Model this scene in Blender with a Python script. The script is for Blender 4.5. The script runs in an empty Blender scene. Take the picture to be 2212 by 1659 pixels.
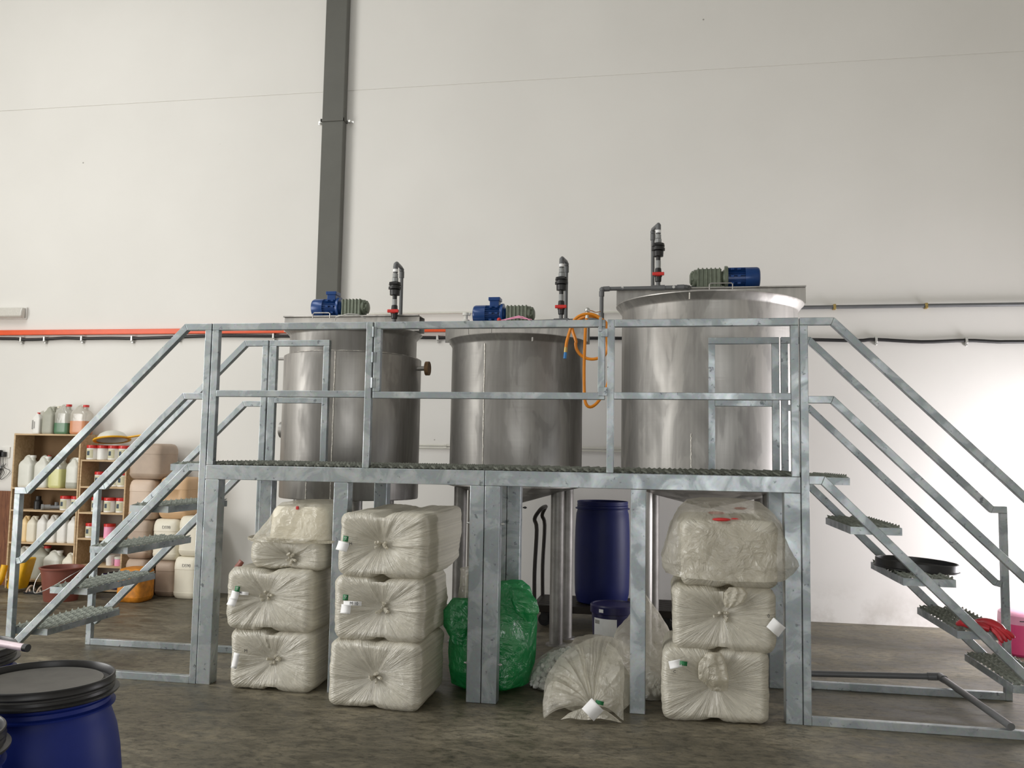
import bpy, bmesh, math, random
from mathutils import Vector, Matrix, noise
random.seed(4)
PI = math.pi
SC = bpy.context.scene
COL = SC.collection
ORG = {}

# ------------------------------------------------------------------ materials
def nt(name):
    m = bpy.data.materials.new(name); m.use_nodes = True
    n = m.node_tree; n.nodes.clear()
    out = n.nodes.new('ShaderNodeOutputMaterial')
    return m, n, out
def N(n, t, **k):
    x = n.nodes.new(t)
    for a, b in k.items():
        if a in ('operation', 'blend_type', 'data_type', 'noise_dimensions', 'feature', 'distance', 'wave_type'): setattr(x, a, b)
        else: x.inputs[a].default_value = b
    return x
def coords(n, scale=(1, 1, 1), obj=True):
    tc = n.nodes.new('ShaderNodeNewGeometry') if not obj else n.nodes.new('ShaderNodeTexCoord')
    mp = n.nodes.new('ShaderNodeMapping'); mp.inputs['Scale'].default_value = scale
    n.links.new(tc.outputs['Position' if not obj else 'Object'], mp.inputs['Vector'])
    return mp
def ramp(n, src, stops):
    r = n.nodes.new('ShaderNodeValToRGB'); e = r.color_ramp.elements
    while len(e) < len(stops): e.new(.5)
    for k, (p, c) in enumerate(stops):
        e[k].position = p; e[k].color = (*c, 1) if len(c) == 3 else c
    n.links.new(src, r.inputs[0]); return r
def mix(n, fac, a, b, blend='MIX'):
    x = n.nodes.new('ShaderNodeMix'); x.data_type = 'RGBA'; x.blend_type = blend
    for s, v in ((0, fac), (6, a), (7, b)):
        if hasattr(v, 'links') or isinstance(v, bpy.types.NodeSocket): n.links.new(v, x.inputs[s])
        elif s == 0: x.inputs[0].default_value = v
        else: x.inputs[s].default_value = (*v, 1)
    return x.outputs[2]
def bump(n, src, strength, dist=.01):
    b = n.nodes.new('ShaderNodeBump'); b.inputs['Strength'].default_value = strength; b.inputs['Distance'].default_value = dist
    n.links.new(src, b.inputs['Height']); return b.outputs[0]
def srgb(r, g, b):
    f = lambda c: (c/255/12.92) if c/255 <= .04045 else ((c/255+.055)/1.055)**2.4
    return (f(r), f(g), f(b))

def plain(name, col, rough=.5, metal=0., var=.12, scale=12, spec=.5, bmp=0.):
    m, n, out = nt(name)
    p = n.nodes.new('ShaderNodeBsdfPrincipled')
    p.inputs['Roughness'].default_value = rough; p.inputs['Metallic'].default_value = metal
    p.inputs['Specular IOR Level'].default_value = spec
    nz = N(n, 'ShaderNodeTexNoise', Scale=scale, Detail=5.0, Roughness=.6)
    n.links.new(coords(n).outputs[0], nz.inputs['Vector'])
    d = tuple(c*(1-var) for c in col); l = tuple(min(1, c*(1+var)) for c in col)
    r = ramp(n, nz.outputs[0], [(.3, d), (.7, l)])
    n.links.new(r.outputs[0], p.inputs['Base Color'])
    if bmp: n.links.new(bump(n, nz.outputs[0], bmp), p.inputs['Normal'])
    n.links.new(p.outputs[0], out.inputs[0]); return m

def galv(name, base=(.31, .345, .36), light=(.52, .56, .58), dark=(.19, .21, .225)):
    m, n, out = nt(name); p = n.nodes.new('ShaderNodeBsdfPrincipled')
    g = coords(n, obj=False)
    a = N(n, 'ShaderNodeTexNoise', Scale=5.0, Detail=4.0, Roughness=.55, Distortion=.8)
    b = N(n, 'ShaderNodeTexNoise', Scale=23.0, Detail=3.0, Roughness=.6)
    c = N(n, 'ShaderNodeTexVoronoi', Scale=60.0)
    for x in (a, b, c): n.links.new(g.outputs[0], x.inputs['Vector'])
    r1 = ramp(n, a.outputs[0], [(.30, base), (.47, tuple(x*1.06 for x in base)), (.52, tuple((x+y)/2 for x, y in zip(base, light))), (.68, light)])
    r2 = ramp(n, b.outputs[0], [(.30, (0, 0, 0)), (.37, (1, 1, 1))])
    col = mix(n, r2.outputs[0], dark, r1.outputs[0])
    col = mix(n, .07, col, c.outputs['Color'], 'MULTIPLY')
    n.links.new(col, p.inputs['Base Color'])
    rr = ramp(n, a.outputs[0], [(.3, (.50, .50, .50)), (.7, (.34, .34, .34))])
    n.links.new(rr.outputs[0], p.inputs['Roughness'])
    p.inputs['Metallic'].default_value = .72
    n.links.new(bump(n, b.outputs[0], .12, .004), p.inputs['Normal'])
    n.links.new(p.outputs[0], out.inputs[0]); return m

def steel(name, col=(.37, .357, .338), rough=.40, streak=1.0):
    m, n, out = nt(name); p = n.nodes.new('ShaderNodeBsdfPrincipled')
    g1 = coords(n, (3, 3, .9)); g2 = coords(n, (30, 30, .6)); g3 = coords(n, (2.2, 2.2, 45))
    a = N(n, 'ShaderNodeTexNoise', Scale=1.3, Detail=4.0, Roughness=.55, Distortion=.7); n.links.new(g1.outputs[0], a.inputs['Vector'])
    b = N(n, 'ShaderNodeTexNoise', Scale=1.0, Detail=3.0); n.links.new(g2.outputs[0], b.inputs['Vector'])
    c = N(n, 'ShaderNodeTexNoise', Scale=1.0, Detail=3.0); n.links.new(g3.outputs[0], c.inputs['Vector'])
    r = ramp(n, a.outputs[0], [(.30, tuple(x*.68 for x in col)), (.465, tuple(x*.86 for x in col)), (.49, col), (.72, tuple(min(1, x*1.22) for x in col))])
    r2 = ramp(n, b.outputs[0], [(.35, (.90, .90, .90)), (.65, (1, 1, 1))])
    cc = mix(n, streak, r.outputs[0], r2.outputs[0], 'MULTIPLY')
    n.links.new(cc, p.inputs['Base Color'])
    p.inputs['Metallic'].default_value = .78
    rr = ramp(n, a.outputs[0], [(.3, (rough+.16,)*3), (.55, (rough,)*3), (.8, (rough-.05,)*3)])
    n.links.new(rr.outputs[0], p.inputs['Roughness'])
    n.links.new(bump(n, c.outputs[0], .10, .004), p.inputs['Normal'])
    p.inputs['Anisotropic'].default_value = .35
    n.links.new(p.outputs[0], out.inputs[0]); return m

def film(name, col, alpha=.75, trans=.45, rough=.28, wr=90, bmp=.35):
    m, n, out = nt(name)
    g = coords(n)
    a = N(n, 'ShaderNodeTexNoise', Scale=7.0, Detail=5.0, Roughness=.6, Distortion=1.2); n.links.new(g.outputs[0], a.inputs['Vector'])
    mxv = n.nodes.new('ShaderNodeMix'); mxv.data_type = 'RGBA'; mxv.inputs[0].default_value = .12; n.links.new(g.outputs[0], mxv.inputs[6]); n.links.new(a.outputs['Color'], mxv.inputs[7])
    v1 = N(n, 'ShaderNodeTexVoronoi', Scale=7.0, feature='F1'); v2 = N(n, 'ShaderNodeTexVoronoi', Scale=19.0, feature='F1')
    n.links.new(mxv.outputs[2], v1.inputs['Vector']); n.links.new(mxv.outputs[2], v2.inputs['Vector'])
    q1 = n.nodes.new('ShaderNodeMath'); q1.operation = 'MULTIPLY_ADD'; n.links.new(v2.outputs[0], q1.inputs[0]); q1.inputs[1].default_value = .3; n.links.new(v1.outputs[0], q1.inputs[2])
    nb = bump(n, q1.outputs[0], min(1, bmp*1.6), .05)
    d = N(n, 'ShaderNodeBsdfDiffuse'); t = N(n, 'ShaderNodeBsdfTranslucent'); gl = N(n, 'ShaderNodeBsdfGlossy', Roughness=rough); tr = N(n, 'ShaderNodeBsdfTransparent')
    r = ramp(n, a.outputs[0], [(.3, tuple(x*.9 for x in col)), (.7, tuple(min(1, x*1.08) for x in col))])
    for x in (d, t): n.links.new(r.outputs[0], x.inputs['Color']); n.links.new(nb, x.inputs['Normal'])
    n.links.new(nb, gl.inputs['Normal'])
    m1 = N(n, 'ShaderNodeMixShader', Fac=trans); n.links.new(d.outputs[0], m1.inputs[1]); n.links.new(t.outputs[0], m1.inputs[2])
    m2 = N(n, 'ShaderNodeMixShader', Fac=.12); n.links.new(m1.outputs[0], m2.inputs[1]); n.links.new(gl.outputs[0], m2.inputs[2])
    m3 = N(n, 'ShaderNodeMixShader', Fac=alpha); n.links.new(tr.outputs[0], m3.inputs[1]); n.links.new(m2.outputs[0], m3.inputs[2])
    n.links.new(m3.outputs[0], out.inputs[0]); return m

def wall_mat():
    m, n, out = nt('painted_wall'); p = n.nodes.new('ShaderNodeBsdfPrincipled')
    g = coords(n, obj=False)
    a = N(n, 'ShaderNodeTexNoise', Scale=.8, Detail=4.0, Roughness=.5); b = N(n, 'ShaderNodeTexNoise', Scale=3.0, Detail=6.0, Roughness=.65)
    v = N(n, 'ShaderNodeTexVoronoi', Scale=1.7)
    for x in (a, b, v): n.links.new(g.outputs[0], x.inputs['Vector'])
    c = ramp(n, a.outputs[0], [(.3, (.765, .75, .715)), (.7, (.805, .79, .755))])
    # scuffs near the floor: dirt with a shape of its own
    sep = n.nodes.new('ShaderNodeSeparateXYZ'); n.links.new(g.outputs[0], sep.inputs[0])
    hz = ramp(n, sep.outputs[2], [(0.0, (1, 1, 1)), (.10, (.7, .7, .7)), (.45, (0, 0, 0))])
    nb = ramp(n, b.outputs[0], [(.48, (0, 0, 0)), (.68, (.55, .55, .55))])
    f = mix(n, 1.0, hz.outputs[0], nb.outputs[0], 'MULTIPLY')
    cc = mix(n, f, c.outputs[0], (.42, .39, .34))
    sp = ramp(n, v.outputs['Distance'], [(.012, (.35, .34, .32)), (.02, (1, 1, 1))])
    cc = mix(n, .8, cc, sp.outputs[0], 'MULTIPLY')
    n.links.new(cc, p.inputs['Base Color']); p.inputs['Roughness'].default_value = .75; p.inputs['Specular IOR Level'].default_value = .25
    n.links.new(bump(n, b.outputs[0], .06, .01), p.inputs['Normal'])
    n.links.new(p.outputs[0], out.inputs[0]); return m

def floor_mat():
    m, n, out = nt('worn_concrete'); p = n.nodes.new('ShaderNodeBsdfPrincipled')
    g = coords(n, obj=False); gs = coords(n, (.85, 1.5, 1), obj=False)
    a = N(n, 'ShaderNodeTexNoise', Scale=.9, Detail=6.0, Roughness=.6, Distortion=.6); n.links.new(gs.outputs[0], a.inputs['Vector'])
    b = N(n, 'ShaderNodeTexNoise', Scale=4.5, Detail=8.0, Roughness=.68, Distortion=.9); n.links.new(gs.outputs[0], b.inputs['Vector'])
    d = N(n, 'ShaderNodeTexNoise', Scale=60.0, Detail=4.0, Roughness=.7); n.links.new(g.outputs[0], d.inputs['Vector'])
    c = ramp(n, a.outputs[0], [(.30, srgb(82, 78, 66)), (.50, srgb(110, 104, 89)), (.70, srgb(144, 137, 120))])
    s = ramp(n, b.outputs[0], [(.38, (.40, .40, .38)), (.46, (.72, .72, .70)), (.54, (.95, .95, .95)), (.66, (1.22, 1.2, 1.15))])
    cc = mix(n, .85, c.outputs[0], s.outputs[0], 'MULTIPLY')
    h = N(n, 'ShaderNodeTexNoise', Scale=17.0, Detail=6.0, Roughness=.72, Distortion=.5); n.links.new(gs.outputs[0], h.inputs['Vector'])
    hr = ramp(n, h.outputs[0], [(.38, (.45, .45, .43)), (.47, (.92, .92, .92)), (.60, (1.2, 1.2, 1.16))])
    cc = mix(n, .8, cc, hr.outputs[0], 'MULTIPLY')
    e = ramp(n, d.outputs[0], [(.3, (.85, .85, .85)), (.6, (1, 1, 1))])
    cc = mix(n, 1.0, cc, e.outputs[0], 'MULTIPLY')
    n.links.new(cc, p.inputs['Base Color'])
    rr = ramp(n, b.outputs[0], [(.35, (.38, .38, .38)), (.65, (.62, .62, .62))])
    n.links.new(rr.outputs[0], p.inputs['Roughness']); p.inputs['Specular IOR Level'].default_value = .35
    n.links.new(bump(n, d.outputs[0], .12, .004), p.inputs['Normal'])
    n.links.new(p.outputs[0], out.inputs[0]); return m

def wood(name, c1, c2, sc=(2, 14, 14)):
    m, n, out = nt(name); p = n.nodes.new('ShaderNodeBsdfPrincipled')
    g = coords(n, sc, obj=False)
    a = N(n, 'ShaderNodeTexNoise', Scale=2.0, Detail=6.0, Roughness=.6, Distortion=1.0); n.links.new(g.outputs[0], a.inputs['Vector'])
    r = ramp(n, a.outputs[0], [(.3, c1), (.7, c2)])
    n.links.new(r.outputs[0], p.inputs['Base Color']); p.inputs['Roughness'].default_value = .7
    n.links.new(p.outputs[0], out.inputs[0]); return m

M = {}
M['wall'] = wall_mat(); M['floor'] = floor_mat()
M['ceil'] = plain('roof_sheet', (.42, .42, .40), .8)
M['side'] = plain('side_wall_paint', (.55, .53, .49), .8)
M['galv'] = galv('galvanised_steel')
M['grate'] = plain('galvanised_mesh', srgb(98, 101, 92), .55, .35, .25, 30)
M['treadgrate'] = plain('tread_mesh', srgb(128, 133, 124), .55, .3, .25, 30)
M['steel'] = steel('brushed_stainless')
M['steelleg'] = plain('matt_stainless_tube', (.27, .26, .245), .5, .55, .2, 9)
M['steel2'] = steel('brushed_stainless_pale', (.47, .457, .435), .42)
M['weld'] = plain('weld_bead', (.75, .72, .66), .35, .7, .35, 60, bmp=.6)
M['column'] = plain('dark_grey_paint', srgb(94, 94, 88), .6, 0, .06, 3)
M['orange'] = plain('orange_paint', srgb(226, 84, 28), .35, 0, .06, 6)
M['black'] = plain('black_rubber', (.012, .012, .013), .45)
M['blackpl'] = plain('black_plastic', (.018, .018, .019), .38, 0, .2, 20)
M['lidtop'] = plain('dusty_black_plastic', (.085, .08, .07), .6, 0, .22, 9)
M['pvc'] = plain('grey_pvc', (.13, .135, .14), .4, 0, .08, 8)
M['pvcl'] = plain('light_grey_pvc', (.30, .31, .31), .4, 0, .08, 20)
M['white'] = plain('white_plastic', (.78, .77, .73), .4, 0, .04, 10)
M['conduit'] = plain('cream_conduit', (.70, .69, .62), .45, 0, .05, 10)
M['red'] = plain('red_plastic', (.62, .03, .025), .35, 0, .08, 10)
M['blue'] = plain('blue_motor_paint', (.008, .048, .19), .28, .1, .12, 14)
M['green'] = plain('grey_green_paint', (.15, .175, .13), .42, .1, .18, 25, bmp=.1)
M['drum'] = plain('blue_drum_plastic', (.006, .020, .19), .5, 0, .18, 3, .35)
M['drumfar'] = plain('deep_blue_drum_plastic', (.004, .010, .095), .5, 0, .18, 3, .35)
M['pole'] = plain('pale_lilac_tube', srgb(222, 204, 212), .35, .2)
M['drumdark'] = plain('violet_blue_plastic', (.012, .010, .075), .35, 0, .12, 8)
M['hose'] = plain('orange_hose_rubber', srgb(222, 136, 26), .35, 0, .08, 8)
M['brass'] = plain('brass', (.45, .33, .12), .35, .8)
M['cyan'] = plain('blue_nozzle', (.03, .20, .50), .4)
M['rust'] = plain('rusty_flange', (.20, .12, .06), .7, .3, .4, 30)
M['wood'] = wood('pale_plywood', srgb(176, 148, 112), srgb(214, 188, 150))
M['wooddark'] = wood('brown_board', srgb(92, 62, 40), srgb(134, 100, 68))
M['redwood'] = wood('stained_board', srgb(84, 44, 28), srgb(140, 92, 60), (20, 20, 2))
M['shelfback'] = plain('grey_backboard', srgb(150, 140, 130), .8, 0, .1, 4)
M['shelfbrown'] = plain('brown_backboard', srgb(120, 94, 64), .8, 0, .1, 4)
M['milk'] = plain('milky_plastic', srgb(214, 214, 204), .38, 0, .05, 8)
M['clear'] = film('clear_jug_plastic', (.78, .77, .70), .62, .4, .15, bmp=.05)
M['ivory'] = plain('ivory_plastic', srgb(226, 220, 202), .42, 0, .04, 8)
M['cream'] = plain('cream_plastic', srgb(236, 208, 156), .42, 0, .04, 8)
M['beige'] = plain('beige_plastic', srgb(206, 184, 164), .45, 0, .06, 5)
M['beiged'] = plain('dusty_beige_plastic', srgb(176, 156, 138), .5, 0, .1, 5)
M['peach'] = plain('peach_plastic', srgb(206, 170, 130), .45, 0, .06, 5)
M['greyjug'] = plain('grey_jug', srgb(164, 164, 150), .45, 0, .06, 8)
M['lqgreen'] = plain('green_liquid', srgb(84, 122, 92), .3, 0, .12, 10)
M['lqorange'] = plain('orange_liquid', srgb(206, 140, 100), .3, 0, .05, 10)
M['lqyellow'] = plain('yellow_liquid', srgb(206, 204, 140), .3, 0, .05, 10)
M['lqamber'] = plain('amber_liquid', srgb(200, 150, 104), .3, 0, .05, 10)
M['yellow'] = plain('yellow_plastic', srgb(228, 172, 20), .45, 0, .12, 10)
M['orangecan'] = plain('dirty_orange_plastic', srgb(196, 124, 30), .5, 0, .35, 14)
M['brown'] = plain('brown_plastic', srgb(128, 74, 62), .45, 0, .08, 5)
M['pink'] = plain('pink_liquid', srgb(240, 84, 140), .3, 0, .06, 5)
M['pinkl'] = plain('pale_pink_plastic', srgb(248, 168, 200), .35, 0, .04, 5)
M['glove'] = plain('red_rubber_glove', srgb(168, 34, 44), .35, 0, .12, 10)
M['label'] = plain('printed_label', srgb(204, 200, 170), .6, 0, .05, 20)
M['labelblue'] = plain('blue_label', srgb(64, 78, 90), .6, 0, .3, 40)
M['paper'] = plain('white_paper', (.86, .86, .86), .7, 0, .03, 20)
M['tag'] = plain('green_tag', srgb(20, 108, 60), .5, 0, .05, 20)
M['ink'] = plain('black_ink', (.02, .02, .02), .6)
M['pencil'] = plain('grey_marker', (.36, .35, .33), .7)
M['trolley'] = plain('dark_brown_paint', (.022, .016, .012), .5, .2, .2, 12)
M['iron'] = plain('dark_iron', (.05, .05, .05), .5, .6)
M['zinc'] = plain('zinc_bolt', (.6, .6, .58), .35, .8)
M['bundle'] = film('wrap_film', srgb(236, 230, 214), 1.0, .30, .30, bmp=.30)
def pleated(name, col, trans=.30, alpha=1.0):
    m, n, out = nt(name)
    tc = n.nodes.new('ShaderNodeTexCoord'); sep = n.nodes.new('ShaderNodeSeparateXYZ'); n.links.new(tc.outputs['Object'], sep.inputs[0])
    cmb = n.nodes.new('ShaderNodeCombineXYZ'); n.links.new(sep.outputs[0], cmb.inputs[0]); n.links.new(sep.outputs[2], cmb.inputs[1])
    ln = n.nodes.new('ShaderNodeVectorMath'); ln.operation = 'LENGTH'; n.links.new(cmb.outputs[0], ln.inputs[0])
    nm = n.nodes.new('ShaderNodeVectorMath'); nm.operation = 'NORMALIZE'; n.links.new(cmb.outputs[0], nm.inputs[0])
    oi = n.nodes.new('ShaderNodeObjectInfo')
    def radial(freq, rf, detail):
        a = n.nodes.new('ShaderNodeVectorMath'); a.operation = 'SCALE'; n.links.new(nm.outputs[0], a.inputs[0]); a.inputs['Scale'].default_value = freq
        b = n.nodes.new('ShaderNodeMath'); b.operation = 'MULTIPLY_ADD'; n.links.new(ln.outputs['Value'], b.inputs[0]); b.inputs[1].default_value = rf; n.links.new(oi.outputs['Random'], b.inputs[2])
        c = n.nodes.new('ShaderNodeCombineXYZ'); s2 = n.nodes.new('ShaderNodeSeparateXYZ'); n.links.new(a.outputs[0], s2.inputs[0])
        n.links.new(s2.outputs[0], c.inputs[0]); n.links.new(s2.outputs[1], c.inputs[1]); n.links.new(b.outputs[0], c.inputs[2])
        t = N(n, 'ShaderNodeTexNoise', Scale=1.0, Detail=detail, Roughness=.62); n.links.new(c.outputs[0], t.inputs['Vector']); return t
    f1 = radial(7, 6, 4.0); f2 = radial(26, 10, 3.0)
    g = N(n, 'ShaderNodeTexNoise', Scale=9.0, Detail=5.0, Roughness=.6, Distortion=1.5); n.links.new(tc.outputs['Object'], g.inputs['Vector'])
    h1 = n.nodes.new('ShaderNodeMath'); h1.operation = 'ADD'; n.links.new(f1.outputs[0], h1.inputs[0]); n.links.new(f2.outputs[0], h1.inputs[1])
    h2 = n.nodes.new('ShaderNodeMath'); h2.operation = 'MULTIPLY_ADD'; n.links.new(g.outputs[0], h2.inputs[0]); h2.inputs[1].default_value = .9; n.links.new(h1.outputs[0], h2.inputs[2])
    nb = bump(n, h2.outputs[0], .5, .02)
    d = N(n, 'ShaderNodeBsdfDiffuse'); t = N(n, 'ShaderNodeBsdfTranslucent'); gl = N(n, 'ShaderNodeBsdfGlossy', Roughness=.32); tr = N(n, 'ShaderNodeBsdfTransparent')
    r = ramp(n, h1.outputs[0], [(.34, tuple(x*.80 for x in col)), (.62, tuple(min(1, x*1.06) for x in col))])
    n.nodes[-1].color_ramp if False else None
    half = n.nodes.new('ShaderNodeMath'); half.operation = 'MULTIPLY'; half.inputs[1].default_value = .5; n.links.new(h1.outputs[0], half.inputs[0]); n.links.new(half.outputs[0], r.inputs[0])
    for x in (d, t): n.links.new(r.outputs[0], x.inputs['Color']); n.links.new(nb, x.inputs['Normal'])
    n.links.new(nb, gl.inputs['Normal'])
    m1 = N(n, 'ShaderNodeMixShader', Fac=trans); n.links.new(d.outputs[0], m1.inputs[1]); n.links.new(t.outputs[0], m1.inputs[2])
    m2 = N(n, 'ShaderNodeMixShader', Fac=.10); n.links.new(m1.outputs[0], m2.inputs[1]); n.links.new(gl.outputs[0], m2.inputs[2])
    n.links.new(m2.outputs[0], out.inputs[0]); return m
M['bundle'] = pleated('pleated_wrap_film', srgb(222, 217, 202))
M['film'] = film('loose_film', srgb(232, 227, 212), .50, .45, .25, bmp=.45)
M['filmd'] = film('loose_film_dense', srgb(230, 225, 210), .82, .45, .25, bmp=.5)
M['greenbag'] = film('green_bag_film', srgb(44, 178, 104), .92, .5, .25, bmp=.45)
M['capw'] = plain('white_caps', (.72, .72, .69), .4, 0, .05, 10)
M['redtie'] = plain('red_band', (.55, .03, .03), .5)
M['lens'] = plain('prismatic_diffuser', (.62, .60, .55), .15, 0, .06, 40)

# ------------------------------------------------------------------ mesh builder
class MB:
    def __init__(s): s.bm = bmesh.new()
    def box(s, x0, x1, y0, y1, z0, z1, mat=None):
        mm = Matrix.Translation(((x0+x1)/2, (y0+y1)/2, (z0+z1)/2)) @ Matrix.Diagonal((abs(x1-x0), abs(y1-y0), abs(z1-z0), 1))
        if mat is not None: mm = mat @ mm
        bmesh.ops.create_cube(s.bm, size=1, matrix=mm); return s
    def cyl(s, p0, p1, r0, r1=None, n=24, cap=True):
        p0, p1 = Vector(p0), Vector(p1); d = p1-p0
        q = d.to_track_quat('Z', 'Y').to_matrix().to_4x4()
        bmesh.ops.create_cone(s.bm, cap_ends=cap, segments=n, radius1=r0, radius2=r0 if r1 is None else r1, depth=d.length,
                              matrix=Matrix.Translation((p0+p1)/2) @ q); return s
    def sph(s, c, r, sc=(1, 1, 1), n=16):
        bmesh.ops.create_uvsphere(s.bm, u_segments=n, v_segments=n//2+2, radius=r, matrix=Matrix.Translation(c) @ Matrix.Diagonal((*sc, 1))); return s
    def tor(s, c, R, r, axis='Z', n=40, m=10):
        c = Vector(c); g = []
        for i in range(n):
            a = 2*PI*i/n; row = []
            for j in range(m):
                b = 2*PI*j/m; x = (R+r*math.cos(b)); v = Vector((x*math.cos(a), x*math.sin(a), r*math.sin(b)))
                if axis == 'X': v = Vector((v.z, v.x, v.y))
                if axis == 'Y': v = Vector((v.x, v.z, v.y))
                row.append(s.bm.verts.new(c+v))
            g.append(row)
        for i in range(n):
            for j in range(m):
                s.bm.faces.new((g[i][j], g[(i+1) % n][j], g[(i+1) % n][(j+1) % m], g[i][(j+1) % m]))
        return s
    def lathe(s, prof, c=(0, 0, 0), n=64, axis='Z', caps=True, M4=None):
        c = Vector(c); rings = []
        for r, z in prof:
            row = []
            for i in range(n):
                a = 2*PI*i/n; v = Vector((r*math.cos(a), r*math.sin(a), z))
                if axis == 'X': v = Vector((z, r*math.cos(a), r*math.sin(a)))
                if axis == 'Y': v = Vector((r*math.cos(a), z, r*math.sin(a)))
                if M4 is not None: v = M4 @ v
                row.append(s.bm.verts.new(c+v))
            rings.append(row)
        for a, b in zip(rings, rings[1:]):
            for i in range(n): s.bm.faces.new((a[i], a[(i+1) % n], b[(i+1) % n], b[i]))
        if caps:
            if prof[0][0] > 1e-5: s.bm.faces.new(rings[0][::-1])
            if prof[-1][0] > 1e-5: s.bm.faces.new(rings[-1])
        return s
    def tube(s, pts, r, n=10, closed=False, cap=True):
        pts = [Vector(p) for p in pts]; L = len(pts); rings = []; up = None
        for i, p in enumerate(pts):
            if closed: t = pts[(i+1) % L]-pts[i-1]
            else: t = (pts[min(i+1, L-1)]-pts[max(i-1, 0)])
            t.normalize()
            if up is None:
                up = Vector((0, 0, 1)) if abs(t.z) < .9 else Vector((0, 1, 0))
            u = (up - t*up.dot(t)).normalized(); w = t.cross(u); up = u
            rr = r[i] if isinstance(r, (list, tuple)) else r
            rings.append([s.bm.verts.new(p + (u*math.cos(2*PI*k/n)+w*math.sin(2*PI*k/n))*rr) for k in range(n)])
        R = range(L if closed else L-1)
        for i in R:
            a, b = rings[i], rings[(i+1) % L]
            for k in range(n): s.bm.faces.new((a[k], a[(k+1) % n], b[(k+1) % n], b[k]))
        if cap and not closed: s.bm.faces.new(rings[0][::-1]); s.bm.faces.new(rings[-1])
        return s
    def poly(s, pts, y0, y1):
        """closed polygon in XZ pushed from y0 to y1"""
        a = [s.bm.verts.new((x, y0, z)) for x, z in pts]; b = [s.bm.verts.new((x, y1, z)) for x, z in pts]
        n = len(pts)
        s.bm.faces.new(a); s.bm.faces.new(b[::-1])
        for i in range(n): s.bm.faces.new((a[i], b[i], b[(i+1) % n], a[(i+1) % n]))
        return s
    def mitre(s, top, w, y0, y1, side=1):
        """square tube whose outer edge follows `top` (x,z), thickness w to one side, mitred"""
        P = [Vector(p) for p in top]; inn = []
        nr = lambda a, b: Vector(((b-a).y, -(b-a).x)).normalized()*side
        for i, p in enumerate(P):
            if i == 0: inn.append(p+nr(P[0], P[1])*w)
            elif i == len(P)-1: inn.append(p+nr(P[-2], P[-1])*w)
            else:
                a, b = nr(P[i-1], p), nr(p, P[i+1]); h = (a+b).normalized(); inn.append(p+h*(w/h.dot(a)))
        for i in range(len(P)-1):
            s.poly([P[i][:], P[i+1][:], inn[i+1][:], inn[i][:]], y0, y1)
        return s
    def loft(s, lv, n=40, e=4., cap=True, fn=None):
        """rings (z,cx,cy,hx,hy[,e]) of superellipses"""
        rings = []
        for L in lv:
            z, cx, cy, hx, hy = L[:5]; ee = L[5] if len(L) > 5 else e
            row = []
            for i in range(n):
                a = 2*PI*(i+.5)/n; c_, s_ = math.cos(a), math.sin(a)
                x = math.copysign(abs(c_)**(2/ee), c_)*hx; y = math.copysign(abs(s_)**(2/ee), s_)*hy
                v = Vector((cx+x, cy+y, z))
                if fn: v = fn(v, a)
                row.append(s.bm.verts.new(v))
            rings.append(row)
        for a, b in zip(rings, rings[1:]):
            for i in range(n): s.bm.faces.new((a[i], a[(i+1) % n], b[(i+1) % n], b[i]))
        if cap: s.bm.faces.new(rings[0][::-1]); s.bm.faces.new(rings[-1])
        return s
    def quad(s, a, b, c, d):
        s.bm.faces.new([s.bm.verts.new(p) for p in (a, b, c, d)]); return s
    def build(s, name, mat, parent=None, smooth=35, bevel=0, solid=0, org=None, sub=0):
        bm = s.bm
        bmesh.ops.recalc_face_normals(bm, faces=bm.faces[:])
        if parent is not None: o_ = ORG[parent.name]
        elif org is not None: o_ = Vector(org)
        else:
            vs = [v.co for v in bm.verts]
            o_ = Vector(((min(v.x for v in vs)+max(v.x for v in vs))/2, (min(v.y for v in vs)+max(v.y for v in vs))/2, min(v.z for v in vs)))
        for v in bm.verts: v.co -= o_
        me = bpy.data.meshes.new(name); bm.to_mesh(me); bm.free()
        me.materials.append(mat if not isinstance(mat, str) else M[mat])
        if smooth:
            me.shade_smooth()
            try: me.set_sharp_from_angle(angle=math.radians(smooth))
            except Exception: pass
        o = bpy.data.objects.new(name, me); COL.objects.link(o)
        if parent is not None: o.parent = parent
        else: o.location = o_
        ORG[o.name] = o_.copy()
        if solid:
            m = o.modifiers.new('solid', 'SOLIDIFY'); m.thickness = solid; m.offset = 0
        if bevel:
            m = o.modifiers.new('bevel', 'BEVEL'); m.width = bevel; m.segments = 2; m.limit_method = 'ANGLE'; m.angle_limit = math.radians(50)
        if sub:
            m = o.modifiers.new('sub', 'SUBSURF'); m.levels = sub; m.render_levels = sub
        return o

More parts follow.
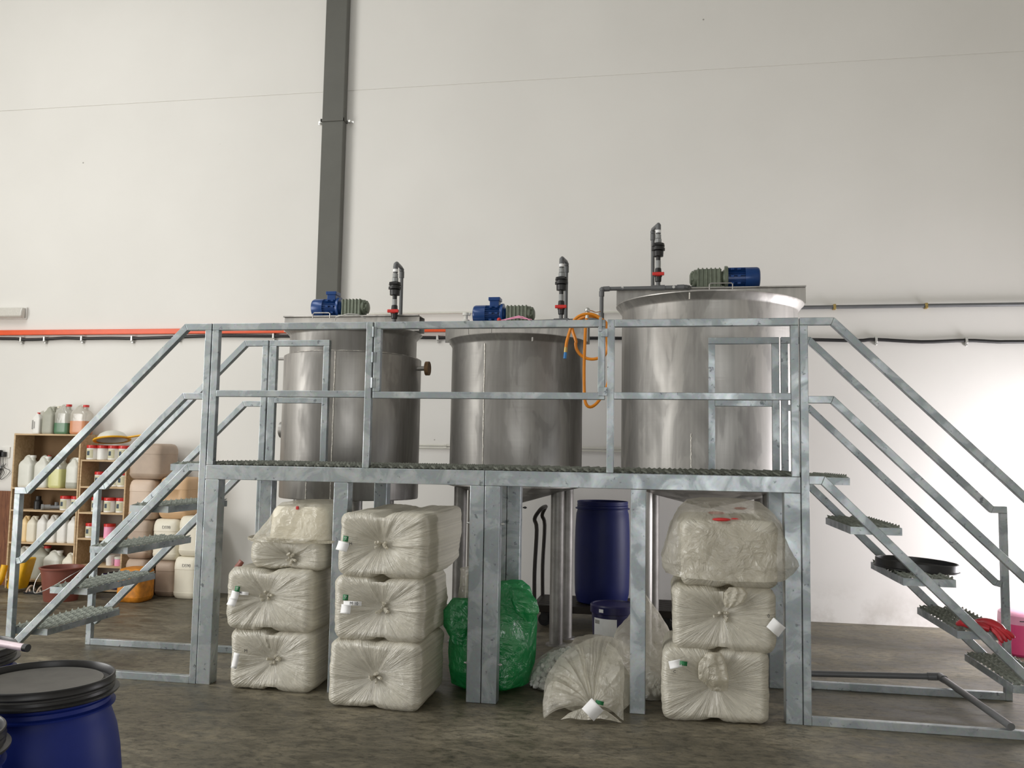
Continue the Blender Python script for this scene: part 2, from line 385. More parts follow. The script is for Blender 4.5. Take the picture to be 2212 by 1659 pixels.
def tag(o, label, cat, group=None, kind=None):
    o['label'] = label; o['category'] = cat
    if group: o['group'] = group
    if kind: o['kind'] = kind
    return o
def thing(name, loc, label, cat, group=None, rot=0):
    o = bpy.data.objects.new(name, None); COL.objects.link(o); o.location = loc; o.empty_display_size = .1
    ORG[o.name] = Vector(loc); return tag(o, label, cat, group)
def struct(name, mb, mat, **k):
    o = mb.build(name, mat, None, **k); o['kind'] = 'structure'; return o
def kids(o): return [c for c in list(bpy.data.objects) if c.parent == o]
def dup(o, loc=None, parent=None):
    c = o.copy(); COL.objects.link(c); c.parent = parent
    if loc is not None: c.location = loc
    ORG[c.name] = ORG[o.name].copy() if loc is None else Vector(loc)
    for k in kids(o): dup(k, None, c)
    return c
def text(body, name, size, loc, parent, mat, rot=(PI/2, 0, 0), ext=.0006):
    cu = bpy.data.curves.new(name, 'FONT'); cu.body = body; cu.size = size; cu.extrude = ext; cu.align_x = 'CENTER'; cu.align_y = 'CENTER'
    tmp = bpy.data.objects.new('tmp_text', cu); COL.objects.link(tmp); bpy.context.view_layer.update()
    me = bpy.data.meshes.new_from_object(tmp.evaluated_get(bpy.context.evaluated_depsgraph_get())); bpy.data.objects.remove(tmp)
    me.materials.clear(); me.materials.append(M[mat]); me.name = name; o = bpy.data.objects.new(name, me); COL.objects.link(o)
    o.parent = parent; o.location = Vector(loc)-ORG[parent.name]; o.rotation_euler = rot
    ORG[o.name] = ORG[parent.name]; return o

# ------------------------------------------------------------------ camera
cx, cy, cz, yaw, pit, rol, F = 1.1666, -5.6442, 1.6028, .1749, .0821, .0174, 1873.15
fw = Vector((-math.sin(yaw)*math.cos(pit), math.cos(yaw)*math.cos(pit), math.sin(pit)))
rt = Vector((math.cos(yaw), math.sin(yaw), 0)); up = rt.cross(fw)
r2 = rt*math.cos(rol)+up*math.sin(rol); u2 = -rt*math.sin(rol)+up*math.cos(rol)
cam = bpy.data.cameras.new('camera'); cam.sensor_width = 36; cam.sensor_fit = 'HORIZONTAL'; cam.lens = F/2212*36; cam.clip_end = 100
co = bpy.data.objects.new('camera', cam); COL.objects.link(co)
co.matrix_world = Matrix(((r2.x, u2.x, -fw.x, cx), (r2.y, u2.y, -fw.y, cy), (r2.z, u2.z, -fw.z, cz), (0, 0, 0, 1)))
SC.camera = co

# ------------------------------------------------------------------ room
WY = 3.575; XL, XR, YF, ZC = -9.5, 5.7, -11.0, 9.0
struct('floor', MB().box(XL, XR, YF, WY, -.15, 0), 'floor', smooth=0, org=(0, 0, 0))
struct('wall_back', MB().box(XL, XR, WY, WY+.2, 0, 5.757).box(XL, XR, WY+.006, WY+.2, 5.757, 5.769).box(XL, XR, WY, WY+.2, 5.769, ZC), 'wall', smooth=0, org=(0, WY, 0))
# left wall with a roller-door opening, right wall with a door opening, front wall with a wide opening
DL = (-6.5, -1.5, 4.6); DR = (1.9, 3.45, 1.75); DF = (.4, 4.4, 3.3)
struct('wall_left', MB().box(XL-.2, XL, YF, DL[0], 0, ZC).box(XL-.2, XL, DL[1], WY+.2, 0, ZC).box(XL-.2, XL, DL[0], DL[1], DL[2], ZC), 'side', smooth=0)
struct('wall_right', MB().box(XR, XR+.2, YF, DR[0], 0, ZC).box(XR, XR+.2, DR[1], WY+.2, 0, ZC).box(XR, XR+.2, DR[0], DR[1], DR[2], ZC), 'side', smooth=0)
struct('wall_front', MB().box(XL-.2, DF[0], YF-.2, YF, 0, ZC).box(DF[1], XR+.2, YF-.2, YF, 0, ZC).box(DF[0], DF[1], YF-.2, YF, DF[2], ZC), 'side', smooth=0)
SKY = [(-7.8, -6.0), (-3.0, -1.5)]
cb = MB(); xs = [XL-.2]+[v for s_ in SKY for v in s_]+[XR+.2]
for i in range(0, len(xs), 2): cb.box(xs[i], xs[i+1], YF-.2, WY+.2, ZC, ZC+.15)
for a, b in SKY: cb.box(a, b, YF-.2, -9.0, ZC, ZC+.15); cb.box(a, b, 0.5, WY+.2, ZC, ZC+.15)
struct('ceiling', cb, 'ceil', smooth=0)

# ------------------------------------------------------------------ light
w = bpy.data.worlds.new('sky'); SC.world = w; w.use_nodes = True
w.node_tree.nodes['Background'].inputs[0].default_value = (.86, .93, 1.0, 1); w.node_tree.nodes['Background'].inputs[1].default_value = 1.0
def area(name, loc, rot, sx, sy, power, col=(1, 1, 1), spread=PI):
    l = bpy.data.lights.new(name, 'AREA'); l.shape = 'RECTANGLE'; l.size = sx; l.size_y = sy; l.energy = power; l.color = col; l.spread = spread
    o = bpy.data.objects.new(name, l); COL.objects.link(o); o.location = loc; o.rotation_euler = rot; return o
area('daylight_left_door', (XL+.02, (DL[0]+DL[1])/2, DL[2]/2), (0, -PI/2, 0), DL[2], DL[1]-DL[0], 560, (1.0, .975, .93))
area('daylight_front_door', ((DF[0]+DF[1])/2, YF+.02, DF[2]/2), (PI/2, 0, 0), DF[1]-DF[0], DF[2], 115, (1.0, .99, .97))
area('daylight_right_door', (XR-.02, (DR[0]+DR[1])/2, DR[2]/2), (0, PI/2, 0), DR[2], DR[1]-DR[0], 150, (.99, .96, 1.0))
for i, (a, b) in enumerate(SKY): area('daylight_skylight', ((a+b)/2, -4.25, ZC-.02), (0, 0, 0), b-a, 9.5, (400, 40)[i], (1.0, .99, .96))
SC.view_settings.view_transform = 'Standard'; SC.view_settings.look = 'None'; SC.view_settings.exposure = .12; SC.view_settings.gamma = 1

# ------------------------------------------------------------------ platform
def mesh_grate(mb, x0, x1, y0, y1, z, px=.075, py=.034, amp=.012, hgt=.012, flip=0):
    """expanded-metal walkway mesh: zigzag strands that touch their neighbours, raised and dipped"""
    ny = max(2, round((y1-y0)/py)); py = (y1-y0)/ny; nx = max(2, round((x1-x0)/px*2)); dx = (x1-x0)/nx
    for j in range(ny):
        yc = y0+py*(j+.5); prev = None
        for i in range(nx+1):
            s_ = 1 if (i+j) % 2 else -1
            x = x0+dx*i; y = yc+s_*py*.5; zz = z+s_*amp*(1 if j % 2 else .6)
            if prev is not None:
                a = Vector(prev); b = Vector((x, y, zz)); m = (a+b)/2
                for p, q in ((a, b),):
                    t = Vector((0, .013, hgt))
                    mb.quad(p-t*.5, q-t*.5, q+t*.5, p+t*.5)
            prev = (x, y, zz)

BW = .046
def leg(x0, x1, y0, y1, par, z1=1.40):
    return MB().box(x0, x1, y0, y1, 0, z1).build('leg', 'galv', par, smooth=0, bevel=.004)
def bolt(p, par, axis='X', L=.03, r=.009, mat='zinc'):
    d = {'X': Vector((1, 0, 0)), 'Y': Vector((0, 1, 0))}[axis]
    p = Vector(p); MB().cyl(p-d*L/2, p+d*L/2, r*.6, n=10).cyl(p-d*L*.1, p+d*L*.25, r, n=6).build('bolt', mat, par, smooth=30)

G = 'galvanised platform modules bolted side by side'
pl = thing('work_platform', (-1, .47, 0), 'left galvanised steel platform module with hinged gate, in front of the first two tanks', 'platform', G)
for x0, x1 in ((-2.0, -1.9), (-1.05, -.95), (-.1, -.004)):
    leg(x0, x1, 0, .1, pl); leg(x0, x1, .84, .94, pl)
MB().box(-2, -.004, 0, .05, 1.4, 1.5).build('front_beam', 'galv', pl, smooth=0, bevel=.003)
MB().box(-2, -.004, .89, .94, 1.4, 1.5).build('rear_beam', 'galv', pl, smooth=0, bevel=.003)
MB().box(-2, -1.95, .05, .89, 1.4, 1.5).build('side_beam', 'galv', pl, smooth=0)
MB().box(-.054, -.004, .05, .89, 1.4, 1.5).build('side_beam', 'galv', pl, smooth=0)
MB().box(-1.03, -.97, .05, .89, 1.41, 1.49).build('cross_beam', 'galv', pl, smooth=0)
g = MB(); mesh_grate(g, -1.99, -.01, .012, .93, 1.515); g.build('deck_mesh', 'grate', pl, smooth=0, solid=.0028)
def rpost(x0, x1, y0, par, z0=1.5, z1=2.452): return MB().box(x0, x1, y0, y0+BW, z0, z1).build('rail_post', 'galv', par, smooth=0, bevel=.003)
rpost(-1.996, -1.948, 0, pl); rpost(-.853, -.807, 0, pl, 1.5, 2.5)
MB().poly([(-1.996, 2.452), (-1.996, 2.5), (-.853, 2.5), (-.853, 2.452)], 0, BW).build('top_rail', 'galv', pl, smooth=0, bevel=.003)
MB().box(-1.948, -.853, 0, BW, 1.98, 2.025).build('mid_rail', 'galv', pl, smooth=0, bevel=.003)
# gate
gt = MB().poly([(-.795, 2.452), (-.795, 2.5), (.782, 2.5), (.782, 2.452)], 0, BW).box(-.795, -.749, 0, BW, 2.02, 2.452).box(.736, .782, 0, BW, 2.02, 2.452).box(-.795, .782, 0, BW, 1.975, 2.02).build('gate', 'galv', pl, smooth=0, bevel=.003)
for z in (2.43, 2.255, 2.08):
    MB().box(-.822, -.806, -.004, .001, z-.035, z+.035).box(-.796, -.78, -.004, .001, z-.035, z+.035).cyl((-.801, -.006, z-.035), (-.801, -.006, z+.035), .007, n=10).build('hinge', 'galv', gt, smooth=30)
MB().box(.755, .80, -.008, .0, 2.385, 2.44).box(.742, .762, -.014, 0, 2.42, 2.515).build('latch', 'galv', gt, smooth=0, bevel=.002)
MB().box(.742, .80, -.008, .0, 1.998, 2.055).build('latch', 'galv', gt, smooth=0, bevel=.002)
# rear guardrail, left
rpost(-1.99, -1.93, .895, pl); rpost(-1.528, -1.48, .895, pl)
MB().box(-1.99, -1.48, .895, .94, 2.452, 2.5).build('top_rail', 'galv', pl, smooth=0, bevel=.003)
MB().box(-1.93, -1.528, .895, .94, 1.99, 2.035).build('mid_rail', 'galv', pl, smooth=0, bevel=.003)
for z in (1.15, .24): bolt((-.112, .05, z), pl)

pr_ = thing('work_platform', (1, .47, 0), 'right galvanised steel platform module, in front of the tallest tank', 'platform', G)
for x0, x1 in ((.0, .1), (.955, 1.052), (1.9, 2.0)):
    leg(x0, x1, 0, .1, pr_)
    if x0 != .955: leg(x0, x1, .84, .94, pr_)
MB().box(0, 2, 0, .05, 1.4, 1.5).build('front_beam', 'galv', pr_, smooth=0, bevel=.003)
MB().box(0, 2, .89, .94, 1.4, 1.5).build('rear_beam', 'galv', pr_, smooth=0, bevel=.003)
MB().box(1.95, 2, .05, .89, 1.4, 1.5).build('side_beam', 'galv', pr_, smooth=0)
MB().box(0, .05, .05, .89, 1.4, 1.5).build('side_beam', 'galv', pr_, smooth=0)
MB().box(.97, 1.03, .05, .89, 1.41, 1.49).build('cross_beam', 'galv', pr_, smooth=0)
g = MB(); mesh_grate(g, .01, 1.99, .012, .93, 1.515); g.build('deck_mesh', 'grate', pr_, smooth=0, solid=.0028)
rpost(.797, .843, 0, pr_, 1.5, 2.5); rpost(1.948, 1.996, 0, pr_)
MB().poly([(.843, 2.452), (.843, 2.5), (1.996, 2.5), (1.996, 2.452)], 0, BW).build('top_rail', 'galv', pr_, smooth=0, bevel=.003)
MB().box(.843, 1.948, 0, BW, 1.978, 2.023).build('mid_rail', 'galv', pr_, smooth=0, bevel=.003)
rpost(1.485, 1.533, .895, pr_); rpost(1.94, 1.99, .895, pr_)
MB().box(1.485, 1.99, .895, .94, 2.452, 2.5).build('top_rail', 'galv', pr_, smooth=0, bevel=.003)
MB().box(1.533, 1.94, .895, .94, 1.99, 2.035).build('mid_rail', 'galv', pr_, smooth=0, bevel=.003)
for z in (1.15, .24): bolt((.112, .05, z), pr_)
bolt((.125, .9, 1.21), pr_, mat='iron')
MB().box(1.98, 2.06, .96, .99, 0, .012).cyl((2.0, .975, .01), (2.0, .975, .05), .012, n=8).build('foot_plate', 'zinc', pr_)

# ------------------------------------------------------------------ stairs
def stairs(sgn, label):
    t = thing('staircase', (sgn*2.75, .47, 0), label, 'stairs', 'galvanised stairs at the platform ends')
    X = lambda x: sgn*x
    for y0, y1 in ((0, .046), (.895, .94)):
        sd = 1 if sgn > 0 else -1
        top = [(X(2.004), 2.5), (X(2.212), 2.5), (X(3.415), 1.309), (X(3.5), 1.309)]
        MB().mitre(top, .047, y0, y1, sd).build('handrail', 'galv', t, smooth=0, bevel=.003)
        mid = [(X(2.05), 2.005), (X(2.205), 2.005), (X(3.43), .806), (X(3.456), .800)]
        MB().mitre(mid, .045, y0, y1, sd).build('mid_rail', 'galv', t, smooth=0, bevel=.003)
        st = [(X(2.05), 1.508), (X(2.145), 1.508), (X(3.458), .20)]
        MB().mitre(st, .052, y0, y1, sd).build('stringer', 'galv', t, smooth=0, bevel=.003)
        a, b = sorted((X(2.004), X(2.052)))
        MB().box(a, b, y0, y1, 0, 2.453).build('top_post', 'galv', t, smooth=0, bevel=.003)
        a, b = sorted((X(3.454), X(3.5)))
        MB().box(a, b, y0, y1, 0, 1.262).build('bottom_post', 'galv', t, smooth=0, bevel=.003)
        a, b = sorted((X(2.052), X(3.454)))
        MB().box(a, b, y0, y1, 0, .05).build('base_rail', 'galv', t, smooth=0, bevel=.003)
    for k in range(5):
        z = 1.5-.3*k
        x0, x1 = (2.0+.3*k, 2.3+.3*k)
        if k == 0: x0 = 2.054
        a, b = sorted((X(x0), X(x1)))
        f = MB().box(a, b, .048, .052, z-.046, z).box(a, b, .888, .892, z-.046, z).box(a, a+.004, .052, .888, z-.046, z).box(b-.004, b, .052, .888, z-.046, z)
        tr = f.build('tread', 'galv', t, smooth=0)
        g_ = MB(); mesh_grate(g_, a+.004, b-.004, .056, .884, z+.004, px=.085, py=.036, amp=.012); g_.build('tread_mesh', 'treadgrate', tr, smooth=0, solid=.0028)
    return t
stairs(-1, 'galvanised open-tread staircase at the left end of the platform, beside the shelves')
stairs(1, 'galvanised open-tread staircase at the right end of the platform, with black lid on it')

# ------------------------------------------------------------------ tanks
def legs(t, c, R, zt, angs, r=.058, flare=False):
    for a in angs:
        x, y = c[0]+R*math.cos(math.radians(a)), c[1]+R*math.sin(math.radians(a))
        MB().cyl((x, y, .012), (x, y, zt), r, n=28).cyl((x, y, 0), (x, y, .012), r+.03, n=28).build('leg', 'steelleg', t)
def seam(t, c, R, ang, z0, z1, side=0):
    a = math.radians(ang); pts = []
    k = 40
    for i in range(k+1):
        z = z0+(z1-z0)*i/k; pts.append((c[0]+(R+.001)*math.cos(a)+random.uniform(-.002, .002), c[1]+(R+.001)*math.sin(a), z))
    MB().tube(pts, .0045, 6).build('weld_seam', 'weld', t)
def channel(t, x0, x1, y, z0, z1, w=.17, mat='steel2', endcut=0):
    m = MB().box(x0, x1, y-w/2, y+w/2, z1-.006, z1).box(x0, x1, y-w/2, y-w/2+.006, z0, z1-.006).box(x0, x1, y+w/2-.006, y+w/2, z0, z1-.006)
    m.box(x0, x1, y-w/2-.03, y-w/2, z1-.006, z1+.006)
    return m.build('support_channel', mat, t, smooth=0, bevel=.003)
def handle(t, x0, x1, y, z, h=.05, r=.005, dep=.0):
    MB().tube([(x0, y, z), (x0, y, z+h-.01), (x0+.01, y, z+h), (x1-.01, y, z+h), (x1, y, z+h-.01), (x1, y, z)], r, 8).build('lift_handle', 'steel2', t)

c1 = (-1.595, 1.76)
t1 = thing('mixing_tank', (c1[0], c1[1], 0), 'left stainless steel tank with a wider outer jacket and side nozzle', 'tank', 'stainless steel mixing tanks')
MB().lathe([(.52, 1.3), (.562, 1.3), (.562, 2.615), (.572, 2.632), (.603, 2.662), (.612, 2.668), (.606, 2.674), (.50, 2.674), (.5, 2.65), (.55, 2.62), (.55, 1.3)], (*c1, 0), 96, caps=False).build('inner_shell', 'steel', t1)
MB().lathe([(.562, 2.452), (.590, 2.450), (.607, 2.440), (.608, 2.43), (.608, 1.215), (.604, 1.205), (.0, 1.205)], (*c1, 0), 96, caps=False).build('jacket', 'steel', t1, smooth=30)
MB().lathe([(.0, 2.69), (.55, 2.676), (.56, 2.67)], (*c1, 0), 64, caps=False).build('cover', 'steel2', t1)
channel(t1, -2.235, -.965, c1[1], 2.68, 2.818)
legs(t1, c1, .47, 1.206, (-118, -62, -25, 62, 118, 180), .05)
seam(t1, c1, .608, -84, 1.21, 2.44); seam(t1, c1, .608, -105, 1.21, 1.36)
MB().tube([(c1[0]+.565*math.cos(a), c1[1]+.565*math.sin(a), 2.453+.002*math.sin(a*31)) for a in [2*PI*i/120 for i in range(120)]], .004, 6, closed=True).build('weld_seam', 'weld', t1)
nz = MB().cyl((c1[0]+.59, c1[1]-.02, 2.355), (-.905, c1[1]-.02, 2.355), .021, n=20).build('nozzle', 'steel2', t1)
MB().cyl((-.915, c1[1]-.02, 2.355), (-.882, c1[1]-.02, 2.355), .062, n=32).build('flange', 'rust', nz)
MB().cyl((-2.36, c1[1], 2.445), (-2.19, c1[1], 2.445), .012, n=12).build('pipe_stub', 'steel2', t1)
MB().cyl((-2.30, c1[1]+.1, 1.80), (-2.19, c1[1]+.1, 1.80), .045, n=20).cyl((-2.27, c1[1]+.1, 1.80), (-2.31, c1[1]+.1, 1.80), .075, n=24).build('side_port', 'steel2', t1)
handle(t1, -1.93, -1.77, c1[1]-.16, 2.79, .05)
MB().tube([(-1.72, 1.60, 2.77), (-1.715, 1.60, 2.80), (-1.60, 1.61, 2.83), (-1.52, 1.62, 2.825), (-1.45, 1.63, 2.79)], .005, 8).build('lift_handle', 'steel2', t1)

c2 = (-.13, 1.944)
t2 = thing('mixing_tank', (c2[0], c2[1], 0), 'middle stainless steel tank, plain cylinder on round legs behind the gate', 'tank', 'stainless steel mixing tanks')
MB().lathe([(.0, 1.17), (.50, 1.315), (.585, 1.335), (.600, 1.338), (.600, 1.35), (.583, 1.352), (.582, 2.545), (.590, 2.56), (.610, 2.592), (.618, 2.606), (.612, 2.612), (.52, 2.612), (.52, 2.60), (.57, 2.56), (.57, 2.4)], (*c2, 0), 96, caps=False).build('shell', 'steel', t2, smooth=30)
MB().lathe([(.0, 2.62), (.55, 2.606), (.58, 2.60)], (*c2, 0), 64, caps=False).build('cover', 'steel2', t2)
channel(t2, -.775, .507, c2[1], 2.60, 2.772, mat='steel2')
legs(t2, c2, .40, 1.335, (-13,), .058)
legs(t2, c2, .485, 1.335, (25, 203, 150), .056)
seam(t2, c2, .583, -108, 1.35, 2.53)
MB().lathe([(.0, 2.785), (.035, 2.785), (.035, 2.81), (.018, 2.815), (.018, 2.85), (.03, 2.852), (.03, 2.875), (.0, 2.88)], (-.60, 1.90, 0), 16, caps=False).cyl((-.60, 1.90, 2.865), (-.56, 1.90, 2.86), .014, n=10).build('vent_fitting', 'white', t2)
MB().tube([(.10, 1.33, 2.57), (.10, 1.325, 2.535)], .008, 8).tube([(-.46, 1.42, 2.612), (-.46, 1.40, 2.66)], .004, 8).tube([(-.26, 1.40, 2.612), (-.26, 1.39, 2.66)], .004, 8).build('lug', 'steel2', t2)
MB().tube([(-.27, 1.80, 2.785), (-.2, 1.8, 2.80), (-.1, 1.8, 2.825), (-.02, 1.8, 2.80)], .005, 8).tube([(-.22, 1.78, 2.785), (-.15, 1.78, 2.81), (-.06, 1.78, 2.815), (-.0, 1.78, 2.785)], .004, 8).tube([(-.26, 1.79, 2.785), (-.1, 1.77, 2.805), (.02, 1.79, 2.79)], .004, 8).build('cable_loop', 'pinkl', t2)
MB().sph((-.27, 1.77, 2.79), .018).build('red_knob', 'red', t2)

c3 = (1.544, 2.147)
t3 = thing('mixing_tank', (c3[0], c3[1], 0), 'right stainless steel tank, the tallest and widest of the three', 'tank', 'stainless steel mixing tanks')
MB().lathe([(.0, 1.17), (.66, 1.33), (.757, 1.352), (.775, 1.356), (.775, 1.37), (.757, 1.372), (.757, 2.868), (.766, 2.884), (.797, 2.926), (.809, 2.936), (.810, 2.942), (.80, 2.947), (.70, 2.947), (.70, 2.93), (.745, 2.88), (.745, 2.6)], (*c3, 0), 112, caps=False).build('shell', 'steel2', t3, smooth=30)
MB().lathe([(.0, 2.955), (.75, 2.946), (.76, 2.94)], (*c3, 0), 64, caps=False).build('cover', 'steel2', t3)
channel(t3, .74, 2.36, c3[1], 2.95, 3.094, w=.2)
legs(t3, c3, .63, 1.35, (140, 40, -42), .058)
x3, y3 = 1.02, 1.90
MB().cyl((x3, y3, .012), (x3, y3, 1.33), .047, n=28).cyl((x3, y3, 0), (x3, y3, .012), .08, n=28).build('leg', 'steel2', t3)
seam(t3, c3, .757, -103, 1.38, 1.8)
handle(t3, 1.545, 1.74, c3[1]-.21, 3.06, .055)
MB().tube([(1.36, 1.345, 2.925), (1.36, 1.36, 2.875)], .006, 8).build('weld_mark', 'weld', t3)

# ------------------------------------------------------------------ gear motors
def motor(loc, d, s, label, jb=True):
    """d=+1: motor points to +X from the gearbox; loc = gearbox/motor joint, on the axis"""
    x, y, z = loc
    t = thing('gear_motor', (x, y, z-.085*s), label, 'motor', 'gear motors on the tank covers')
    X = lambda v: x+d*v*s
    fins = MB().cyl((X(.0), y, z), (X(.155), y, z), .068*s, n=40)
    for k in range(30):
        a = 2*PI*k/30
        mm = Matrix.Translation((0, y, z)) @ Matrix.Rotation(a, 4, 'X')
        x0, x1 = sorted((X(.008), X(.15)))
        fins.box(x0, x1, -.0016, .0016, .064*s, .082*s, mm)
    fins.build('motor_body', 'blue', t, smooth=30)
    MB().lathe([(v[0]*s, v[1]*s*d) for v in ((.0, .262), (.060, .262), (.076, .255), (.083, .240), (.083, .150), (.078, .150))], (x, y, z), 40, 'X', caps=False).build('fan_cowl', 'blue', t)
    MB().lathe([(v[0]*s, v[1]*s*d) for v in ((.05, .02), (.092, .02), (.095, .012), (.095, -.004), (.07, -.006), (.05, -.03))], (x, y, z), 40, 'X').build('flange', 'green' if d > 0 else 'blue', t)
    if jb:
        a, b = sorted((X(.025), X(.125)))
        MB().box(a+.01*s, b-.01*s, y-.045*s, y+.045*s, z+.06*s, z+.12*s).box(a, b, y-.055*s, y+.055*s, z+.115*s, z+.145*s).build('terminal_box', 'blue', t, smooth=0, bevel=.004)
    for zz in (-.055, .0, .055):
        for xx in (.05, .10):
            MB().box(*sorted((X(xx-.012), X(xx+.012))), y-.088*s, y-.07*s, z+(zz-.007)*s, z+(zz+.007)*s).build('fin_boss', 'blue', t, smooth=0)
    gb = MB()
    a, b = sorted((X(-.215), X(-.03)))
    gb.box(a, b, y-.068*s, y+.068*s, z-.078*s, z+.064*s)
    for k in range(6):
        xc = -.045-.032*k; a, b = sorted((X(xc-.006), X(xc+.006))); gb.box(a, b, y-.076*s, y+.076*s, z-.08*s, z+.072*s)
    gb.build('gearbox', 'green', t, smooth=0, bevel=.006*s)
    gc = MB().lathe([(v[0]*s, v[1]*s*d) for v in ((.072, -.2), (.07, -.235), (.05, -.25), (.05, -.262), (.03, -.27), (.0, -.27))], (x, y, z), 24, 'X', caps=False)
    for k in range(6):
        a = PI/3*k+.3; gc.sph((X(-.245), y+.055*s*math.cos(a), z+.055*s*math.sin(a)), .012*s, n=8)
    gc.build('output_cover', 'green', t)
    a, b = sorted((X(-.22), X(-.01)))
    MB().box(a, b, y-.09*s, y+.09*s, z-.092*s, z-.075*s).cyl((X(-.19), y-.1*s, z-.085*s), (X(-.19), y-.085*s, z-.085*s), .01, n=8).cyl((X(-.05), y-.1*s, z-.085*s), (X(-.05), y-.085*s, z-.085*s), .01, n=8).build('mounting_foot', 'green', t, smooth=0, bevel=.003)
    return t
motor((-1.735, 1.76, 2.910), -1, 1.0, 'blue motor with terminal box and grey-green gearbox on the left tank')
motor((-.262, 1.944, 2.862), -1, 1.05, 'blue motor with terminal box and grey-green gearbox on the middle tank')
motor((1.69, 2.147, 3.199), 1, 1.14, 'blue motor facing right, without terminal box on top, on the tallest tank', jb=False)

# ------------------------------------------------------------------ valve pipes
def elbow_path(x, ya, yb, xb, zt, R=.03):
    return
def valve_pipe(x, ya, xb, yb, zb, zt, zbb, label):
    t = thing('valve_riser', (x, ya, zb), label, 'pipe', 'grey pipes with black meters and red valves')
    r = .0165
    neck = []
    zc = zt-.035
    for k in range(7):
        a = PI/2*k/6; neck.append((x+(xb-x)*0, ya+.035*(1-math.cos(a)), zc+.035*math.sin(a)-.0))
    d = Vector((xb-x, yb-ya-.07, 0)); steps = [(x+(xb-x)*k/3, ya+.035+(yb-ya-.07)*k/3, zt) for k in (1, 2)]
    neck += steps
    for k in range(7):
        a = PI/2*k/6; neck.append((xb, yb-.035+.035*math.sin(a), zt-.035*(1-math.cos(a))))
    MB().tube([(x, ya, zt-.13)]+neck+[(xb, yb, zbb)], r, 16).build('gooseneck', 'pvc', t)
    MB().cyl((x, ya, zc-.055), (x, ya, zc+.005), r+.006, n=20).sph((x, ya+.01, zt-.018), r+.007, n=14).build('elbow_socket', 'pvc', t)
    MB().cyl((xb, yb, zc-.055), (xb, yb, zc+.005), r+.006, n=20).sph((xb, yb-.01, zt-.018), r+.007, n=14).build('elbow_socket', 'pvc', t)
    MB().cyl((x, ya, zt-.135), (x, ya, zt-.10), r+.008, n=20).cyl((x, ya, zt-.175), (x, ya, zt-.14), r+.012, n=8).build('union', 'pvcl', t)
    MB().cyl((x, ya-.0, zt-.085), (x, ya, zt-.06), r+.0068, n=20).build('paper_band', 'paper', t)
    z0 = zt-.285
    MB().lathe([(.018, -.045), (.02, -.04), (.02, -.012), (.044, -.008), (.046, .035), (.040, .04), (.058, .045), (.058, .065), (.044, .068), (.044, .078), (.056, .08), (.052, .105), (.034, .11), (.022, .116), (.0, .116)], (x, ya, z0), 28, caps=True).box(x-.035, x+.035, ya-.06, ya+.03, z0+.085, z0+.1).build('flow_meter', 'blackpl', t, smooth=30)
    MB().cyl((x, ya, z0-.12), (x, ya, z0-.045), .022, n=20).build('union', 'pvcl', t)
    zv = zb+.10
    v = MB().lathe([(.020, -.065), (.026, -.06), (.029, -.02), (.034, -.016), (.034, .016), (.029, .02), (.026, .055), (.02, .06)], (x, ya, zv), 24).build('ball_valve', 'blackpl', t, smooth=30)
    MB().box(x-.05, x+.052, ya-.055, ya-.03, zv-.014, zv+.014).box(x-.02, x+.02, ya-.04, ya+.0, zv-.018, zv+.018).build('valve_handle', 'red', v, smooth=0, bevel=.005)
    MB().cyl((x, ya, zb), (x, ya, zv-.06), .018, n=20).build('riser', 'pvc', t)
    return t
valve_pipe(-1.18, 1.62, -1.195, 1.85, 2.745, 3.285, 2.80, 'grey gooseneck pipe with black flow meter and red valve on the left tank')
valve_pipe(.273, 1.82, .29, 2.03, 2.80, 3.345, 2.80, 'grey gooseneck pipe with black flow meter and red valve beside the middle motor')
valve_pipe(1.108, 1.90, 1.058, 2.13, 3.09, 3.645, 3.09, 'grey gooseneck pipe with black flow meter and red valve on the tallest tank')
MB().box(-1.24, -1.14, 1.80, 1.9, 2.80, 2.83).build('x', 'pvcl', None)
tag(bpy.data.objects['x'], 'small grey pipe bracket on the channel of the left tank', 'bracket'); bpy.data.objects['x'].name = 'pipe_bracket'

t = thing('feed_pipe', (.6, 1.85, 2.78), 'grey plastic feed pipe running from the middle tank over to the tallest tank', 'pipe')
MB().tube([(-.06, 1.82, 2.772), (.25, 1.82, 2.78), (.56, 1.84, 2.79), (.60, 1.845, 2.792), (.620, 1.85, 2.81), (.622, 1.85, 2.84), (.622, 1.86, 3.03), (.628, 1.865, 3.055), (.65, 1.87, 3.068), (1.0, 1.89, 3.073), (1.30, 1.90, 3.078)], .0175, 14).build('pipe_run', 'pvc', t)
MB().cyl((.622, 1.85, 2.80), (.622, 1.85, 2.85), .023, n=18).cyl((.55, 1.84, 2.79), (.605, 1.845, 2.792), .023, n=18).sph((.62, 1.85, 2.797), .025, n=14).build('elbow', 'pvc', t)
MB().cyl((.622, 1.86, 3.0), (.622, 1.86, 3.045), .023, n=18).cyl((.635, 1.868, 3.066), (.69, 1.872, 3.069), .023, n=18).sph((.626, 1.863, 3.06), .025, n=14).build('elbow', 'pvc', t)
MB().cyl((.21, 1.82, 2.779), (.34, 1.82, 2.782), .024, n=18).build('tee', 'pvc', t)
MB().cyl((1.05, 1.893, 3.074), (1.165, 1.898, 3.076), .024, n=18).cyl((1.108, 1.9, 3.08), (1.108, 1.9, 3.10), .022, n=18).build('tee', 'pvc', t)
MB().cyl((1.27, 1.90, 3.078), (1.33, 1.90, 3.079), .023, n=18).tube([(1.31, 1.9, 3.079), (1.345, 1.905, 3.079), (1.37, 1.96, 3.085), (1.375, 2.08, 3.10), (1.39, 2.11, 3.105), (1.44, 2.12, 3.105)], .021, 14).build('elbow', 'pvc', t)
for x in (.80, 1.24): MB().cyl((x, 1.868, 3.074), (x, 1.862, 3.074), .012, n=12).build('clip_screw', 'zinc', t)

